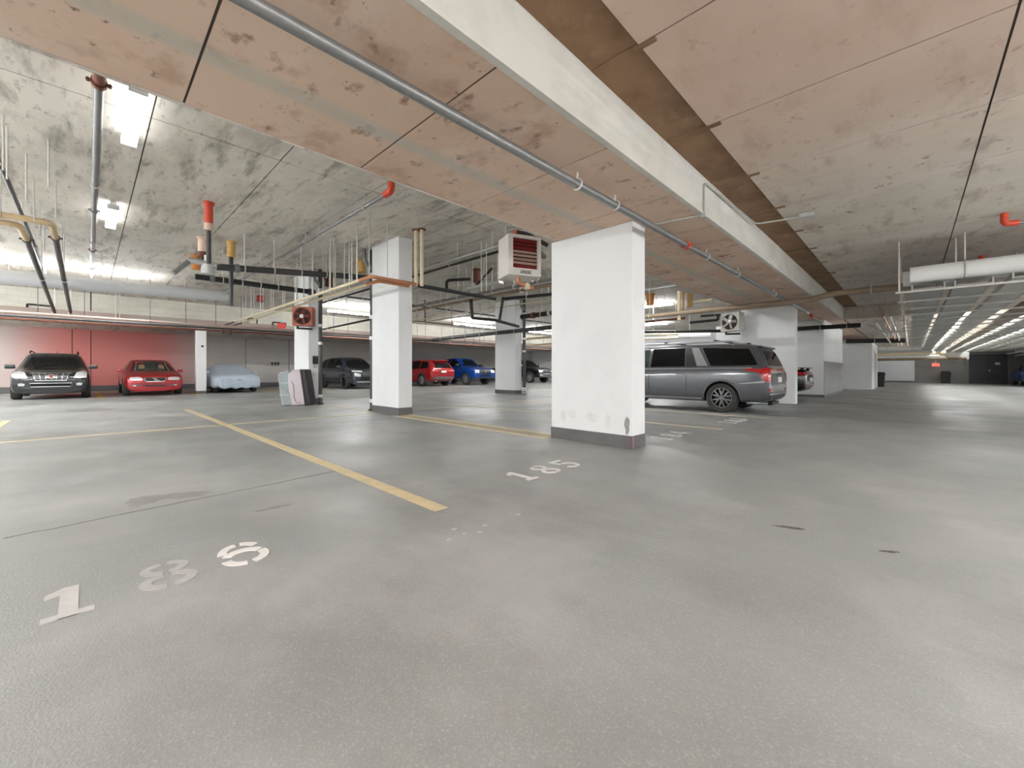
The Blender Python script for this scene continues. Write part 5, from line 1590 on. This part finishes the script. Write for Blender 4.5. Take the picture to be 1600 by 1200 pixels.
def pickup(label, loc, pnt, chrome_face, rim, key):
    t, bvh = parked('pickup_truck', label, 'pickup truck', loc, 0, 1.04, PIC, PIC_WH, pnt, 'glass_dark', PIC_GLASS, rim, key, 6)
    patch(bvh, [(-0.78, 1.36), (-0.62, 1.86), (0.62, 1.86), (0.78, 1.36)], 'front', 'windshield', 'glass_dark', t)
    face = 'chrome' if chrome_face else pnt
    gr = patch(bvh, [(-0.42, 0.74), (-0.50, 1.10), (0.50, 1.10), (0.42, 0.74)], 'front', 'grille', 'chrome' if chrome_face else 'trim_black', t, 0.016)
    if chrome_face:
        for s in (-1, 1):
            for z0, z1 in ((0.78, 0.90), (0.94, 1.06)):
                patch(bvh, [(s * 0.04, z0), (s * 0.04, z1), (s * 0.42, z1), (s * 0.40, z0)], 'front', 'grille_mesh', 'rim_dark', gr, 0.024)
    else:
        patch(bvh, [(-0.46, 0.90), (-0.46, 0.94), (0.46, 0.94), (0.46, 0.90)], 'front', 'grille_bar', 'rim_dark', gr, 0.024)
        patch(bvh, [(0.09 * math.cos(a), 0.93 + 0.05 * math.sin(a)) for a in [k * math.pi / 6 for k in range(12)]], 'front', 'emblem', 'chrome', gr, 0.036, 1)
    ends(bvh, [(0.56, 0.84), (0.54, 1.04), (0.88, 1.07), (0.90, 0.84)], 'front', 'headlamp', 'lamp_clear', t, 0.016)
    patch(bvh, [(-0.86, 0.56), (-0.88, 0.74), (0.88, 0.74), (0.86, 0.56)], 'front', 'bumper', face, t, 0.05)
    patch(bvh, [(-0.5, 0.60), (-0.5, 0.69), (0.5, 0.69), (0.5, 0.60)], 'front', 'bumper_intake', 'liner', t, 0.06)
    patch(bvh, [(-0.8, 0.46), (-0.82, 0.54), (0.82, 0.54), (0.8, 0.46)], 'front', 'valance', 'cladding_dark' if not chrome_face else 'cladding', t, 0.03)
    arches(bvh, t, PIC_WH, 'cladding' if chrome_face else pnt, 1.2, 1.1)
    mirrors(t, 1.15, 1.0, 1.4, 'chrome' if chrome_face else 'trim_black', 1.4)
    return t


pickup('bright blue pickup truck nosing out behind the white pillar', (-25.2, 20.1, 0), 'paint_blue', False, 'rim_silver', 'pic1')
pickup('black pickup truck with big chrome grille deep in the bays', (-25.2, 27.1, 0), 'paint_jet', True, 'rim_silver', 'pic2')

# --- car under a pale grey cover
def covered_car():
    t = thing('covered_car', 'low car under a pale blue grey fabric cover', 'car', (-25.2, 5.0, 0), 0)
    st = [(-2.3, 0.30, 0.70, 0.80, 0.78, 0.6), (-2.2, 0.22, 0.85, 0.95, 0.92, 0.7), (-1.6, 0.20, 0.92, 1.08, 1.0, 0.72), (-0.8, 0.20, 0.92, 1.34, 1.02, 0.62), (-0.1, 0.20, 0.90, 1.40, 1.02, 0.62), (0.5, 0.20, 0.90, 1.30, 1.02, 0.66),
          (1.0, 0.20, 0.88, 1.05, 1.02, 0.78), (1.6, 0.20, 0.82, 0.94, 1.0, 0.80), (2.05, 0.20, 0.74, 0.86, 0.97, 0.78), (2.25, 0.21, 0.62, 0.74, 0.9, 0.72), (2.32, 0.23, 0.46, 0.56, 0.84, 0.66)]
    me, bvh = body_mesh(st, [], 'cover', 'paint_graphite', 4)
    # pull the hem into folds
    for v in me.vertices:
        f = max(0.0, 1.0 - (v.co.z - 0.2) / 0.55)
        if v.co.z < 0.17:
            v.co.z = 0.17
        a = math.atan2(v.co.y, v.co.x * 0.5)
        k = 0.022 * f * math.sin(a * 46 + 2.5 * math.sin(a * 5) + v.co.z * 9) + 0.012 * f * math.sin(a * 91 + v.co.z * 14)
        r = Vector((v.co.x, v.co.y * 1.6, 0))
        if r.length > 0.3 and v.co.z > 0.18:
            v.co += r.normalized() * k
        v.co.z += 0.03 * f * math.sin(a * 17)
    me.materials.clear()
    me.materials.append(mat('cover_cloth', S(178, 190, 202), 0.75, noise=0.04, nscale=4))
    link('cover', me, t)
    for s in (-1, 1):
        MB().bevbox(-0.09, 0.09, -0.1, 0.1, -0.07, 0.07, 0.05, Matrix.Translation((0.75, s * 1.0, 0.98))).build('mirror_bulge', M['cover_cloth'], t, True)
    MB().box(2.28, 2.305, -0.06, 0.1, 0.60, 0.625).build('cover_tag', M['plastic_black'], t)
    add_wheels(t, [(-1.3, 0.32, 0.22, 0.80), (1.35, 0.32, 0.22, 0.80)], 6, 'rim_dark', 'cov')
    MB().bevbox(-2.0, 2.0, -0.75, 0.75, 0.12, 0.3, 0.05).build('underside', M['liner'], t)
    return t


covered_car()

# --- black car with red tail lights behind the wide pillar
t, bvh = parked('sedan', 'black car with red tail lights peeking out behind the wide white pillar', 'car', (-5.1, 17.85, 0), math.pi, 1.06, SED, SED_WH, 'paint_jet', 'glass_dark', SED_GLASS, 'rim_dark', 'sed2')
patch(bvh, [(-0.78, 0.84), (-0.78, 0.93), (0.78, 0.93), (0.78, 0.84)], 'rear', 'tail_lamp', 'lamp_red', t, 0.016)
both(bvh, [(-2.34, 0.84), (-2.34, 0.93), (-2.0, 0.95), (-2.0, 0.88)], 'tail_lamp', 'lamp_red', t, 0.016)
patch(bvh, [(-0.2, 0.62), (-0.2, 0.75), (0.2, 0.75), (0.2, 0.62)], 'rear', 'licence_plate', 'plate_white', t, 0.02)
patch(bvh, [(-0.62, 0.36), (-0.66, 0.46), (0.66, 0.46), (0.62, 0.36)], 'rear', 'diffuser', 'chrome', t, 0.016)
ends(bvh, [(0.5, 0.52), (0.5, 0.56), (0.76, 0.58), (0.76, 0.53)], 'rear', 'reflector', 'lamp_red', t, 0.014)
MB().bevbox(-2.35, -2.15, -0.7, 0.7, 1.06, 1.09, 0.01).box(-2.28, -2.2, -0.55, -0.5, 0.98, 1.07).box(-2.28, -2.2, 0.5, 0.55, 0.98, 1.07).build('spoiler', M['paint_jet'], t)

# --- blue car at the right edge
t, bvh = parked('sedan', 'bright blue car just showing at the right edge', 'car', ony(1592, 43.6) + Vector((1.05, 2.2, 0)), -math.pi / 2, 1.0, SED, SED_WH, 'paint_blue', 'glass_dark', SED_GLASS, 'rim_silver', 'sed3')
patch(bvh, [(-0.66, 0.985), (-0.50, 1.40), (0.50, 1.40), (0.66, 0.985)], 'front', 'windshield', 'glass_dark', t)
ends(bvh, [(0.40, 0.62), (0.38, 0.70), (0.50, 0.745), (0.74, 0.73), (0.78, 0.66), (0.72, 0.61)], 'front', 'headlamp', 'lamp_clear', t, 0.014)
patch(bvh, [(-0.3, 0.4), (-0.34, 0.55), (0.34, 0.55), (0.3, 0.4)], 'front', 'grille', 'trim_black', t, 0.014)
minivan()
